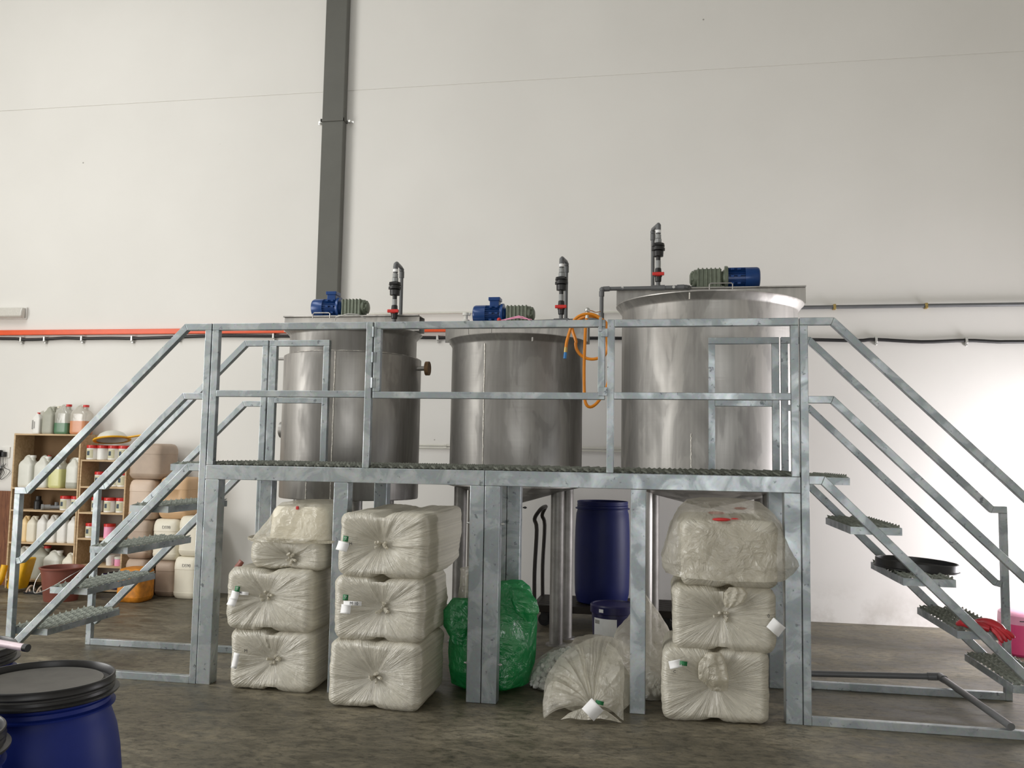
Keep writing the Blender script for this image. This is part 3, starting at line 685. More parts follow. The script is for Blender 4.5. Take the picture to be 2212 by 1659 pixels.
# hose on the pipe
t = thing('hose', (.56, 1.2, 2.0), 'coiled orange hose hanging behind the gate, with blue nozzle', 'hose')
pts = []
def arc(cx_, cz_, rx, rz, a0, a1, y0, y1, n=20):
    return [(cx_+rx*math.cos(math.radians(a0+(a1-a0)*i/n)), y0+(y1-y0)*i/n, cz_+rz*math.sin(math.radians(a0+(a1-a0)*i/n))) for i in range(n+1)]
p1 = [(.393, 1.16, 2.46), (.402, 1.16, 2.52), (.43, 1.165, 2.62)]+arc(.565, 2.60, .14, .135, 170, -10, 1.17, 1.2)+[(.71, 1.2, 2.5), (.715, 1.2, 2.44), (.69, 1.2, 2.395)]+arc(.60, 2.50, .135, .125, -45, -190, 1.2, 1.22)[1:]+arc(.58, 2.60, .15, .125, 190, 20, 1.23, 1.25, 16)[2:]+[(.72, 1.25, 2.58), (.735, 1.25, 2.40), (.725, 1.25, 2.20), (.68, 1.24, 2.09), (.63, 1.23, 2.02), (.585, 1.22, 1.995), (.553, 1.21, 2.02), (.540, 1.21, 2.10), (.535, 1.21, 2.3), (.54, 1.2, 2.5), (.545, 1.19, 2.62), (.555, 1.18, 2.70)]
def cr(P, k=5):
    P = [Vector(p) for p in P]; out = []
    for i in range(len(P)-1):
        a, b, c, d = P[max(i-1, 0)], P[i], P[i+1], P[min(i+2, len(P)-1)]
        for j in range(k):
            u = j/k; out.append(.5*((2*b)+(c-a)*u+(2*a-5*b+4*c-d)*u*u+(3*b-a-3*c+d)*u**3))
    return out+[P[-1]]
MB().tube(cr(p1, 3), .0125, 10).build('hose_tube', 'hose', t)
MB().cyl((.391, 1.16, 2.425), (.394, 1.16, 2.465), .0145, n=14).build('brass_ferrule', 'brass', t)
MB().cyl((.386, 1.16, 2.375), (.391, 1.16, 2.425), .0125, n=14).build('nozzle', 'cyan', t)
MB().cyl((.555, 1.19, 2.69), (.558, 1.19, 2.76), .015, n=12).sph((.558, 1.19, 2.765), .022, n=10).build('tap', 'zinc', t)
MB().tube(cr([(.56, 1.19, 2.76), (.58, 1.3, 2.78), (.60, 1.5, 2.80), (.615, 1.82, 2.86)]), .004, 8).build('cord', 'hose', t)

# ------------------------------------------------------------------ wall services
t = thing('wall_downpipe', (-2.575, WY, 0), 'dark grey box downpipe running up the back wall behind the left tank', 'downpipe')
MB().box(-2.71, -2.446, WY-.10, WY-.002, 0, ZC-.01).build('pipe_box', 'column', t, smooth=0, bevel=.012)
MB().box(-2.72, -2.436, WY-.112, WY-.098, 5.372, 5.402).box(-2.72, -2.708, WY-.112, WY, 5.372, 5.402).box(-2.448, -2.436, WY-.112, WY, 5.372, 5.402).build('strap', 'column', t, smooth=0)
for x in (-2.76, -2.40): MB().cyl((x, WY-.05, 5.387), (x, WY, 5.387), .014, n=10).box(x-.03, x+.04, WY-.006, WY, 5.375, 5.40).build('strap_bolt', 'zinc', t)
tag(MB().box(-9.3, -.45, WY-.05, WY-.005, 2.943, 3.004).box(-9.3, -.45, WY-.06, WY-.05, 2.943, 2.953).build('orange_conduit', 'orange', None, smooth=0, bevel=.003), 'orange square rail along the back wall, left of the middle tank', 'rail')
t = thing('wall_cable', (-2, WY, 2.85), 'thick black cable sagging between clips along the whole back wall', 'cable')
cp = [(-9.3, 2.915), (-6.80, 2.905), (-6.47, 2.890), (-6.15, 2.894), (-5.9, 2.905), (-5.65, 2.898), (-5.3, 2.90), (-4.998, 2.895), (-4.7, 2.90), (-4.4, 2.908), (-3.9, 2.918), (-3.19, 2.910), (-2.2, 2.90), (-1.3, 2.880), (-.2, 2.87), (.8, 2.86), (2.0, 2.84), (2.6, 2.835), (3.085, 2.822), (3.267, 2.832), (3.7, 2.806), (4.113, 2.818), (4.4, 2.803), (4.65, 2.802), (6.2, 2.79)]
MB().tube(cr([(x, WY-.03, z) for x, z in cp], 4), .0175, 10).build('cable_core', 'black', t)
for x, z in ((-6.469, 2.892), (-6.15, 2.894), (-5.654, 2.898), (-4.998, 2.895), (-4.403, 2.905), (-3.224, 2.912), (-1.297, 2.880), (3.267, 2.832), (4.113, 2.818)):
    MB().box(x-.012, x+.012, WY-.053, WY-.001, z-.03, z+.03).cyl((x, WY-.03, z-.045), (x, WY-.001, z-.045), .012, n=10).build('cable_clip', 'zinc', t, bevel=.004)
t = thing('wall_pipe', (4.3, WY, 3.16), 'grey plastic pipe along the back wall, right of the tallest tank', 'pipe')
MB().tube([(1.6, WY-.04, 3.165), (2.7, WY-.04, 3.167), (4.66, WY-.04, 3.172), (6.2, WY-.04, 3.175)], .0195, 14).build('pipe_run', 'pvc', t)
for x in (2.869, 3.745): MB().box(x-.013, x+.013, WY-.065, WY-.001, 3.14, 3.195).build('pipe_clip', 'brass', t, bevel=.004)
t = thing('wall_conduit', (-.3, WY, 3.15), 'thin white conduit with bends on the back wall behind the middle tank', 'conduit')
MB().tube(cr([(-2.1, WY-.03, 3.15), (-1.7, WY-.03, 3.155), (-.9, WY-.03, 3.155), (-.40, WY-.03, 3.15), (-.36, WY-.03, 3.15), (-.345, WY-.03, 3.13), (-.345, WY-.03, 3.08), (-.33, WY-.03, 3.06), (-.1, WY-.03, 3.062), (.02, WY-.03, 3.06), (.035, WY-.03, 3.05), (.04, WY-.03, 2.98)], 3), .012, 10).build('conduit_run', 'conduit', t)
MB().tube(cr([(.46, WY-.03, 2.98), (.46, WY-.03, 3.10), (.47, WY-.03, 3.13), (.5, WY-.03, 3.14), (1.0, WY-.03, 3.14), (1.35, WY-.03, 3.135)], 3), .012, 10).build('conduit_run', 'conduit', t)
for a_, b_ in (((-.36, 3.10), (-.345, 3.16)), ((.02, 3.02), (.04, 3.07)), ((.455, 3.09), (.475, 3.15))): MB().cyl((a_[0], WY-.03, a_[1]), (b_[0], WY-.03, b_[1]), .02, n=12).build('elbow', 'conduit', t)
for z, q in ((1.70, 'upper'), (1.672, 'lower')):
    tag(MB().tube([(-2.1, WY-.02, z), (1.9, WY-.02, z-.012)], .009, 8).cyl((-1.2, WY-.02, z), (-1.17, WY-.02, z), .013, n=10).build('thin_wall_pipe', 'conduit', None), f'{q} of two thin cream pipes on the back wall between the left and middle tanks', 'pipe', 'pair of thin wall pipes')
t = thing('emergency_light', (-6.62, WY, 3.2), 'white emergency light box on the back wall at far left', 'light fitting')
MB().box(-6.86, -6.43, WY-.02, WY, 3.14, 3.285).build('backplate', 'white', t, bevel=.004)
MB().loft([(3.152, -6.645, WY-.055, .20, .035, 6), (3.17, -6.645, WY-.06, .205, .045, 6), (3.24, -6.645, WY-.055, .205, .04, 6), (3.272, -6.645, WY-.045, .20, .028, 6)], 40).build('diffuser', 'lens', t)
t = thing('wall_socket', (-6.58, WY, 1.54), 'wall socket with black plug adapters and hanging thin cables, left of the shelves', 'socket')
MB().box(-6.66, -6.545, WY-.012, WY, 1.47, 1.60).build('faceplate', 'white', t, bevel=.003)
MB().box(-6.72, -6.63, WY-.09, WY-.02, 1.475, 1.56).box(-6.62, -6.58, WY-.06, WY-.012, 1.48, 1.54).build('plug', 'blackpl', t, bevel=.006)
for k in range(4):
    x = -6.70+.035*k
    MB().tube(cr([(x, WY-.05, 1.475), (x+.01, WY-.04, 1.36), (x+.04*(k-1), WY-.02, 1.25+.02*k), (x-.03, WY-.02, 1.21), (x-.05*(k-1.5), WY-.02, 1.30), (x+.02, WY-.02, 1.40)], 4), .003, 6).build('thin_cable', 'blackpl', t)

# ------------------------------------------------------------------ drums
def drum(c, R, h, z0, label, lid=None, mat='drum', name='plastic_drum'):
    t = thing(name, (c[0], c[1], z0), label, 'drum')
    k = (h-(.05 if lid else 0))/.8; b = 1.13 if lid else 1.0
    prof = [(.0, z0), (R*.82, z0), (R*.92, z0+.015), (R*.985*(1+(b-1)*.3), z0+.07*k), (R*(1+(b-1)*.6), z0+.14*k), (R*1.01*b, z0+.30*k), (R*1.01*b, z0+.45*k), (R*(1+(b-1)*.75), z0+.56*k), (R*.985*(1+(b-1)*.45), z0+.64*k), (R*.965, z0+.70*k), (R*.93, z0+.725*k), (R*.93, z0+.735*k), (R*1.0, z0+.738*k), (R*1.005, z0+.745*k), (R*.94, z0+.75*k), (R*.93, z0+.765*k), (R*.95, z0+.768*k), (R*.93, z0+.772*k), (R*.93, z0+.785*k), (R*.94, z0+.79*k), (R*.93, z0+.80*k), (R*.90, z0+.80*k), (R*.89, z0+.76*k), (R*.93, z0+.6*k), (R*.94, z0+.1), (.0, z0+.05)]
    MB().lathe(prof, (c[0], c[1], 0), 72, caps=False).build('drum_body', mat, t, smooth=40)
    if lid:
        zt = z0+h
        L = [(R*1.03, zt-.062), (R*1.045, zt-.058), (R*1.045, zt-.052), (R*.985, zt-.048), (R*.98, zt-.038), (R*.99, zt-.036), (R*.98, zt-.03), (R*.99, zt-.024), (R*.98, zt-.018), (R*.985, zt-.004), (R*.975, zt), (R*.955, zt), (R*.945, zt-.006), (R*.94, zt-.032), (R*.90, zt-.036)]
        MB().lathe([(R*.9, zt-.06)]+L, (c[0], c[1], 0), 84, caps=False).build('lid_ring', 'blackpl', t, smooth=30)
        MB().lathe([(R*.90, zt-.036), (R*.86, zt-.038), (R*.84, zt-.022), (R*.82, zt-.018), (R*.79, zt-.022), (.0, zt-.023)], (c[0], c[1], 0), 72, caps=False).build('lid_panel', lid, t, smooth=30)
    return t
drum((-1.062, -2.755), .25, .775, 0, 'blue plastic drum with dusty black screw lid, nearest in the foreground', 'lidtop')
drum((-1.74, -2.44), .25, .775, 0, 'blue drum with black lid carrying a pale pole, at the left frame edge', 'lidtop')
drum((-1.015, -3.36), .25, .755, 0, 'blue drum with grey lid, barely showing at the bottom left corner', 'pvcl')
t = thing('pole', (-1.5, -2.47, .79), 'pale pinkish metal pole lying on the drum lid, black end cap', 'pole')
MB().cyl((-2.6, -2.29, .855), (-1.345, -2.50, .806), .0145, n=20).build('pole_tube', 'pole', t)
MB().cyl((-1.345, -2.50, .806), (-1.325, -2.503, .805), .0155, n=20).build('end_cap', 'blackpl', t)
tag(MB().sph((-1.62, -2.50, .772), .012, n=10).build('blue_stopper', 'cyan', None), 'small blue cap on the black drum lid beside the pole', 'stopper')

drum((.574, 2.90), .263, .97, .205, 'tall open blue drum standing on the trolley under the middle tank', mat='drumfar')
# trolley
t = thing('platform_trolley', (.62, 2.9, 0), 'dark slatted platform trolley with loop handle, carrying the tall blue drum', 'trolley')
fr = MB().box(-.06, 1.30, 2.58, 2.61, .14, .205).box(-.06, 1.30, 3.19, 3.22, .14, .205).box(-.06, -.02, 2.61, 3.19, .14, .205).box(1.26, 1.30, 2.61, 3.19, .14, .205)
fr.build('deck_frame', 'trolley', t, smooth=0, bevel=.003)
for k in range(11):
    y = 2.635+.052*k; MB().box(-.02, 1.26, y, y+.034, .185, .203).build('slat', 'trolley', t, smooth=0)
MB().tube(cr([(-.04, 2.62, .16), (-.045, 2.62, .5), (-.03, 2.62, .90), (-.055, 2.64, 1.0), (-.02, 2.70, 1.075), (0, 2.78, 1.10), (0, 3.02, 1.10), (-.02, 3.10, 1.075), (-.055, 3.16, 1.0), (-.03, 3.18, .90), (-.045, 3.18, .5), (-.04, 3.18, .16)], 4), .019, 10).build('handle', 'trolley', t)
for x, y in ((.05, 2.68), (.05, 3.12), (1.19, 2.68), (1.19, 3.12)):
    wl = MB().cyl((x, y-.02, .06), (x, y+.02, .06), .06, n=28).build('caster', 'black', t)
    MB().cyl((x, y-.024, .06), (x, y+.024, .06), .03, n=20).build('hub', 'iron', wl)
    MB().box(x-.035, x+.035, y-.035, y-.026, .05, .135).box(x-.035, x+.035, y+.026, y+.035, .05, .135).box(x-.05, x+.05, y-.05, y+.05, .13, .142).build('fork', 'iron', wl, bevel=.003)

t = thing('lidded_pail', (.755, 1.70, 0), 'dark blue-violet pail with white labels, in front of the trolley', 'pail')
MB().lathe([(.0, 0), (.16, 0), (.165, .01), (.180, .33), (.178, .34)], (.755, 1.70, 0), 48, caps=False).build('pail_body', 'drumdark', t)
MB().lathe([(.180, .325), (.192, .33), (.192, .385), (.186, .395), (.172, .398), (.168, .39), (.0, .392)], (.755, 1.70, 0), 48, caps=False).build('lid', 'drumdark', t, smooth=30)
def curved_label(mb, c, R, a0, a1, z0, z1, n=10):
    P = [(c[0]+R*math.cos(math.radians(a0+(a1-a0)*i/n)), c[1]+R*math.sin(math.radians(a0+(a1-a0)*i/n))) for i in range(n+1)]
    for p, q in zip(P, P[1:]): mb.quad((*p, z0), (*q, z0), (*q, z1), (*p, z1))
    return mb
curved_label(MB(), (.755, 1.70), .194, -124, -112, .345, .372, 4).build('label', 'paper', t)
curved_label(MB(), (.755, 1.70), .181, -146, -78, .12, .295).build('label', 'paper', t)
curved_label(MB(), (.755, 1.70), .1815, -142, -125, .25, .28, 4).build('print', 'pencil', t)

# black lid lying on tread
t = thing('drum_lid', (2.80, .44, .93), 'black round drum lid lying on a tread of the right staircase', 'lid')
mm = Matrix.Translation((2.785, .46, .915)) @ Matrix.Rotation(math.radians(3), 4, 'Y')
MB().lathe([(.0, .012), (.20, .012), (.215, .022), (.235, .012), (.238, .05), (.245, .052), (.250, .048), (.250, .008), (.258, .002), (.258, -.004), (.235, -.004), (.2, .0), (.0, .0)], (0, 0, 0), 72, caps=False, M4=mm).build('lid_disc', 'blackpl', t, smooth=30)

# red gloves
def blob(mb, P, R, n=12): return mb.tube(cr(P, 4), [R[min(len(R)-1, int(i/4))]+(R[min(len(R)-1, int(i/4)+1)]-R[min(len(R)-1, int(i/4))])*((i % 4)/4) for i in range((len(P)-1)*4+1)], n)
t = thing('rubber_glove', (3.05, .05, .6), 'crumpled pair of red rubber gloves lying on the right stair tread', 'gloves')
m = MB(); blob(m, [(2.93, .14, .625), (2.95, .08, .645), (2.98, .05, .642), (3.02, .04, .635), (3.07, .02, .625)], [.012, .026, .03, .03, .018])
blob(m, [(3.00, .1, .635), (3.05, .07, .65), (3.09, .05, .647), (3.13, .03, .63), (3.16, .02, .605)], [.02, .03, .032, .028, .012])
for k, (dx, dz) in enumerate(((0, -.03), (.022, -.022), (.045, -.012), (.06, .0))):
    blob(m, [(3.08+dx*.6, .03, .63), (3.105+dx*.8, .0, .618+dz*.5), (3.12+dx, -.012, .60+dz), (3.128+dx, -.014, .585+dz)], [.014, .014, .013, .009], 10)
m.build('glove_rubber', 'glove', t)

# grey pipe lying at the stair foot
t = thing('loose_pipe', (3.0, 1.0, 0), 'bent grey plastic pipe lying on the floor under the right staircase', 'pipe')
MB().cyl((1.6, 1.16, .022), (3.08, 1.115, .085), .022, n=18).cyl((3.10, 1.09, .088), (3.165, -.005, .074), .022, n=18).build('pipe_run', 'pvc', t)
MB().cyl((3.02, 1.117, .083), (3.09, 1.112, .086), .0275, n=18).sph((3.10, 1.108, .087), .028, n=16).cyl((3.10, 1.10, .087), (3.106, 1.03, .087), .0275, n=18).build('elbow', 'pvc', t)

# ------------------------------------------------------------------ film bundles
def bundle_mesh(x0, x1, y0, y1, z0, z1, seed, kn=(0, 0), Nn=60, r=.06, depth=.035, amp=.62, notch=.03, shear=0.):
    bm = bmesh.new(); h = Vector(((x1-x0)/2, (y1-y0)/2, (z1-z0)/2)); c = Vector(((x0+x1)/2, (y0+y1)/2, (z0+z1)/2))
    bmesh.ops.create_cube(bm, size=2)
    bmesh.ops.subdivide_edges(bm, edges=bm.edges[:], cuts=Nn, use_grid_fill=True)
    rnd = random.Random(seed); ph = [rnd.uniform(0, 6.28) for _ in range(8)]; so = Vector((seed*3.7, seed*1.3, seed*.7))
    for v in bm.verts:
        p = Vector((v.co.x*h.x, v.co.y*h.y, v.co.z*h.z))
        # keep more vertices in the rounded zone
        inn = Vector([max(-(h[i]-r), min(h[i]-r, p[i])) for i in range(3)])
        d = p-inn
        d = d.normalized() if d.length > 1e-6 else Vector((0, 0, 0))
        q = inn+d*r
        fr = max(0, -d.y) if d.length else 0
        dx, dz = q.x-kn[0], q.z-kn[1]
        th = math.atan2(dz, dx); rad = math.hypot(dx/h.x, dz/h.z)
        wob = noise.noise(Vector((dx*3, dz*3, 0))+so)*1.6
        pl = 0
        for i, (f_, a_) in enumerate(((6, .5), (11, .4), (23, .3), (41, .2))):
            pl += a_*(1-2*abs(math.sin(.5*(f_*th+ph[i]+wob*(1+i)))))
        pl *= noise.noise(Vector((math.cos(th)*2.2, math.sin(th)*2.2, 7))+so)+.75
        big = noise.noise(q*2.6+so)*.022
        e = math.exp(-(rad*2.1)**2)
        if fr > 0:
            q.y += fr*(depth*math.exp(-(rad*2.3)**2)+.035*max(0, .9-rad)**1*0+.018*(1-min(1, rad)) - .0125*amp*pl*min(1, rad*2.5)*(1.25-.5*min(1, rad)))
        sidew = 1-fr
        if d.length:
            nn = d.normalized()
            q += nn*sidew*(.006*amp*pl)
            rip = noise.noise(Vector((q.x*9, q.y*2.5, q.z*9))+so)*.009+abs(noise.noise(Vector((q.x*22, q.y*5, q.z*22))+so))*.006
            q += nn*(rip*sidew+big*.6)
        # two jugs side by side press a groove into top and bottom
        gr = math.exp(-((q.x-kn[0]*.5)/.045)**2)*notch
        if abs(d.z) > .5: q.z -= math.copysign(gr, d.z)*(1 if d.y < .3 else .4)
        q.x += shear*(q.z/h.z)
        v.co = q+c
    m = MB(); m.bm.free(); m.bm = bm
    return m
def knot(par, x, y, z, s=.035, seed=0, mat='filmd', tail=None):
    m = MB(); rnd = random.Random(seed)
    for k in range(9):
        a = rnd.uniform(0, 6.28); L = s*rnd.uniform(.7, 1.35)
        p = [(x, y+.02, z), (x+math.cos(a)*L*.35, y-.012, z+math.sin(a)*L*.35), (x+math.cos(a)*L, y-.02-rnd.uniform(0, .02), z+math.sin(a)*L*.8)]
        m.tube(cr(p, 3), [.006+.004*i/6 for i in range(7)], 6)
    m.tor((x, y-.004, z), s*.28, s*.16, 'Y', 16, 8)
    return m.build('knot', mat, par)
BG = 'film wrapped bundles of plastic jugs'
def bundle(x0, x1, y0, y1, z0, z1, seed, label, kn=(0, 0), **k):
    o = bundle_mesh(x0, x1, y0, y1, z0, z1, seed, kn, **k).build('wrapped_bundle', 'bundle', None, smooth=60, org=((x0+x1)/2+kn[0], (y0+y1)/2, (z0+z1)/2+kn[1]))
    tag(o, label, 'bundle', BG)
    kx, kz = (x0+x1)/2+kn[0], (z0+z1)/2+kn[1]
    knot(o, kx, y0+k.get('depth', .05)+.012, kz, .04, seed)
    return o
def card(par, x, y, z, w, h, ang=0, mat='paper', name='paper_tag', curl=.01, yaw_=0):
    m = MB(); mm = Matrix.Translation((x, y, z)) @ Matrix.Rotation(yaw_, 4, 'Z') @ Matrix.Rotation(ang, 4, 'Y'); n = 6
    for i in range(n):
        a, b = -h/2+h*i/n, -h/2+h*(i+1)/n
        ya, yb = -curl*(1-(i/n))**2, -curl*(1-((i+1)/n))**2
        m.quad(*(mm @ Vector(p) for p in ((-w/2, ya, a), (w/2, ya, a), (w/2, yb, b), (-w/2, yb, b))))
    bmesh.ops.remove_doubles(m.bm, verts=m.bm.verts[:], dist=1e-5)
    return m.build(name, mat, par, solid=.001, smooth=80)
# stack 1 (left)
b11 = bundle(-1.735, -1.135, -.07, .62, 0, .40, 11, 'bottom bundle of the left stack, a white card low on its left side', (.01, .0))
card(b11, -1.672, -.082, .195, .042, .10, .15)
text('M', 'print', .03, (-1.60, -.085, .262), b11, 'ink')
b12 = bundle(-1.765, -1.145, -.09, .60, .392, .805, 12, 'middle bundle of the left stack, green square tag at its upper left', (-.03, .02))
card(b12, -1.672, -.10, .672, .035, .035, .12, 'tag', 'green_tag', .002); text('MTE\n10', 'print', .009, (-1.672, -.104, .676), b12, 'paper')
card(b12, -1.688, -.098, .630, .055, .055, .12); card(b12, -1.700, -.104, .588, .06, .05, .2, curl=.02)
card(b12, -1.63, -.094, .643, .075, .022, .05, curl=.001); text('M', 'print', .026, (-1.652, -.098, .645), b12, 'ink')
# upper loose bag on stack 1
b13 = bundle(-1.64, -1.10, -.03, .60, .80, 1.01, 13, 'slack top bundle of the left stack, sagging film with a knot', (.02, -.03), r=.07, notch=.01, depth=.04)
def drape(lv, seed, n=120, sub=8, amp=.02, fold=14, e=3.5, fine=.4, cap=True):
    out = []
    for a, b in zip(lv, lv[1:]):
        for k in range(sub): u = k/sub; out.append(tuple(p+(q-p)*u for p, q in zip(a, b)))
    out.append(lv[-1]); so = Vector((seed*2.1, seed*5.3, seed*1.7)); z0, z1 = lv[0][0], lv[-1][0]
    def fn(v, a):
        u = (v.z-z0)/(z1-z0+1e-9)
        f = math.sin(a*fold+noise.noise(v*4+so)*4)*.35+noise.noise(Vector((v.x*5, v.y*5, v.z*3))+so)*.8+(abs(noise.noise(v*13+so))-.25)*fine*2
        w_ = amp*f
        d = Vector((math.cos(a), math.sin(a), 0))
        return v+d*w_+Vector((0, 0, noise.noise(v*6+so*2)*amp*.7))
    m = MB(); m.loft(out, n, e, cap, fn); return m
inner = MB().loft([(.995, -1.30, .22, .21, .22, 6), (1.01, -1.30, .22, .225, .24, 6), (1.19, -1.30, .24, .215, .24, 6), (1.225, -1.30, .24, .19, .22, 6)], 40).build('inner_jugs', 'ivory', b13, smooth=50)
drape([(.985, -1.34, .24, .34, .30), (1.03, -1.33, .24, .315, .29), (1.12, -1.30, .24, .27, .28), (1.20, -1.285, .25, .235, .262), (1.245, -1.28, .26, .20, .23), (1.262, -1.28, .27, .10, .14)], 5, amp=.016, fold=9).build('loose_film', 'film', b13, smooth=60, solid=0)
drape([(.99, -1.345, .24, .355, .315), (1.005, -1.345, .24, .36, .32), (.985, -1.34, .24, .345, .305)], 8, amp=.012, fold=17, sub=3, cap=False).build('film_hem', 'filmd', b13, smooth=60)
MB().box(-1.32, -1.30, .0, .012, 1.205, 1.23).build('red_clip', 'redtie', b13, bevel=.004)
card(b13, -1.70, -.03, .825, .04, .06, .6, 'brown', 'brown_label', .01)
# stack 2 (middle)
b21 = bundle(-.935, -.325, -.31, .30, 0, .425, 21, 'bottom bundle of the middle stack, closest to the camera', (.0, -.02), notch=.012)
b22 = bundle(-.915, -.315, -.30, .32, .415, .82, 22, 'middle bundle of the middle stack, with M 10 label', (.02, .0))
card(b22, -.822, -.318, .687, .035, .035, .05, 'tag', 'green_tag', .002); text('MTE\n10', 'print', .009, (-.822, -.322, .69), b22, 'paper')
card(b22, -.775, -.316, .652, .12, .027, .0, curl=.001); text('M 10', 'print', .028, (-.765, -.320, .652), b22, 'ink')
card(b22, -.818, -.314, .615, .065, .055, .05, curl=.01)
b23 = bundle(-.895, -.30, -.31, .66, .812, 1.225, 23, 'top bundle of the middle stack, longest, reddish patches inside', (-.02, -.0), depth=.06)
card(b23, -.832, -.322, 1.055, .035, .035, .1, 'tag', 'green_tag', .002); text('MTE\n10', 'print', .009, (-.832, -.326, 1.058), b23, 'paper')
card(b23, -.848, -.322, 1.008, .075, .055, .2, curl=.02); text('M', 'print', .026, (-.797, -.327, 1.024), b23, 'ink')
drape([(.42, -.26, .42, .03, .10), (.55, -.22, .45, .06, .12), (.70, -.17, .48, .09, .12), (.80, -.22, .48, .04, .10)], 31, amp=.012, fold=5, n=48, e=2).build('film_flap', 'film', b22, smooth=60)
# stack 3 (right)
b31 = bundle(1.155, 1.80, -.09, .50, 0, .44, 31, 'bottom bundle of the right stack, small white tag at its upper left', (.0, .0), shear=.0)
card(b31, 1.235, -.105, .345, .075, .045, -.25, curl=.012); card(b31, 1.285, -.108, .352, .045, .025, .1, 'tag', 'green_tag', .004)
text('C', 'print', .024, (1.232, -.112, .30), b31, 'ink')
b32 = bundle(1.22, 1.84, -.09, .50, .425, .82, 32, 'middle bundle of the right stack, white card at its right side', (-.01, .02))
card(b32, 1.83, -.12, .60, .09, .07, .7, curl=.02); text('0', 'print', .026, (1.79, -.106, .66), b32, 'ink')
tuft = drape([(.70, 1.56, -.11, .03, .015), (.74, 1.585, -.12, .06, .02), (.79, 1.60, -.115, .07, .025), (.82, 1.60, -.10, .04, .02)], 41, amp=.01, fold=7, n=48, e=2); tuft.build('film_tuft', 'filmd', b32, smooth=60)
tuft = drape([(.20, 1.50, -.10, .05, .02), (.27, 1.47, -.125, .09, .025), (.36, 1.46, -.12, .08, .025), (.42, 1.47, -.10, .04, .02)], 44, amp=.012, fold=6, n=48, e=2.4); tuft.build('film_tuft', 'filmd', b31, smooth=60)
b33 = bundle(1.265, 1.85, -.09, .66, .815, 1.225, 33, 'top bundle of the right stack under slack translucent film', (.0, 0), depth=-.0, amp=.25, r=.06, notch=.02)
for k in kids(b33): bpy.data.objects.remove(k)
drape([(.87, 1.55, .25, .36, .42), (.90, 1.565, .25, .395, .40), (.95, 1.58, .25, .425, .40), (1.0, 1.575, .25, .41, .39), (1.10, 1.565, .26, .375, .385), (1.20, 1.56, .28, .335, .37), (1.27, 1.555, .34, .29, .31), (1.32, 1.555, .40, .24, .24), (1.338, 1.555, .42, .14, .14)], 14, amp=.018, fold=6, e=4).build('loose_film', 'film', b33, smooth=60)
for x, y, z, w_ in ((1.52, -.03, 1.235, .10), (1.60, -.02, 1.24, .06), (1.50, .2, 1.262, .09), (1.66, .3, 1.29, .07)):
    MB().sph((x, y, z-.01), w_*.5, (1.2, .6, .25), 12).build('red_jug_cap', 'redtie', b33)

# green bag
def bag(lv, seed, **k): return drape(lv, seed, **k)
t = bag([(.01, -.03, .46, .20, .20), (.04, -.03, .46, .27, .26), (.15, -.03, .46, .295, .29), (.30, -.02, .46, .30, .30), (.42, -.01, .46, .295, .28), (.52, .02, .46, .265, .25), (.60, .06, .46, .20, .19), (.67, .10, .46, .13, .12), (.72, .11, .46, .06, .06)], 61, amp=.022, fold=5, n=150, sub=8, e=2.4, fine=.15).build('rubbish_bag', 'greenbag', None, smooth=60)
tag(t, 'bulging green plastic bag behind the middle platform legs', 'bag')
drape([(.33, -.20, .20, .04, .02), (.44, -.215, .18, .09, .03), (.55, -.205, .19, .105, .04), (.62, -.17, .24, .09, .07)], 66, amp=.014, fold=5, n=60, e=2).build('bag_flap', 'greenbag', t, smooth=60)
drape([(.50, .27, .22, .03, .02), (.56, .26, .20, .08, .03), (.63, .24, .22, .09, .05), (.69, .19, .28, .07, .05)], 67, amp=.014, fold=5, n=60, e=2).build('bag_flap', 'greenbag', t, smooth=60)

# caps bag + crumpled films
def caps(mb, cx_, cy_, rx, ry, hz, n, seed):
    rnd = random.Random(seed)
    for _ in range(n):
        a = rnd.uniform(0, 2*PI); u = math.sqrt(rnd.uniform(0, 1)); x, y = cx_+rx*u*math.cos(a), cy_+ry*u*math.sin(a)
        z = hz*max(0, 1-u**2.2)*rnd.uniform(.82, 1)+.02
        d = Vector((rnd.gauss(0, 1), rnd.gauss(0, 1), rnd.gauss(0, 1))).normalized()*.010
        mb.cyl(Vector((x, y, z))-d, Vector((x, y, z))+d, .0185, n=14)
    return mb
t = thing('bag_of_caps', (.5, .5, 0), 'clear bag of white bottle caps spilling beside the green bag', 'bag')
m = MB(); caps(m, .50, .62, .27, .24, .22, 420, 3); caps(m, .385, .50, .13, .12, .15, 150, 8)
o = m.build('bottle_caps', 'capw', t, smooth=40); o['kind'] = 'stuff'
drape([(.008, .49, .6, .27, .26), (.06, .49, .6, .285, .28), (.14, .50, .61, .25, .24), (.22, .52, .63, .16, .17), (.26, .54, .64, .07, .09)], 71, amp=.012, fold=9, n=100, e=2.2).build('bag_film', film('thin_film', srgb(235, 233, 225), .22, .4, .2), t, smooth=60)
t = thing('bag_of_caps', (1.1, .5, 0), 'clear bag with white caps at its bottom, left of the right stack', 'bag')
m = MB(); caps(m, 1.04, .47, .14, .16, .13, 150, 5); o = m.build('bottle_caps', 'capw', t, smooth=40); o['kind'] = 'stuff'
drape([(.006, 1.02, .62, .20, .30), (.10, 1.02, .62, .22, .32), (.25, 1.02, .66, .215, .30), (.36, 1.02, .72, .20, .26), (.45, 1.03, .80, .12, .16), (.56, 1.03, .84, .045, .07), (.62, 1.02, .86, .012, .02)], 72, amp=.014, fold=4, n=100, e=2.6).build('bag_film', 'film', t, smooth=60)
t = thing('crumpled_bag', (.7, .1, 0), 'large crumpled translucent bag with a white card, on the floor in front', 'bag')
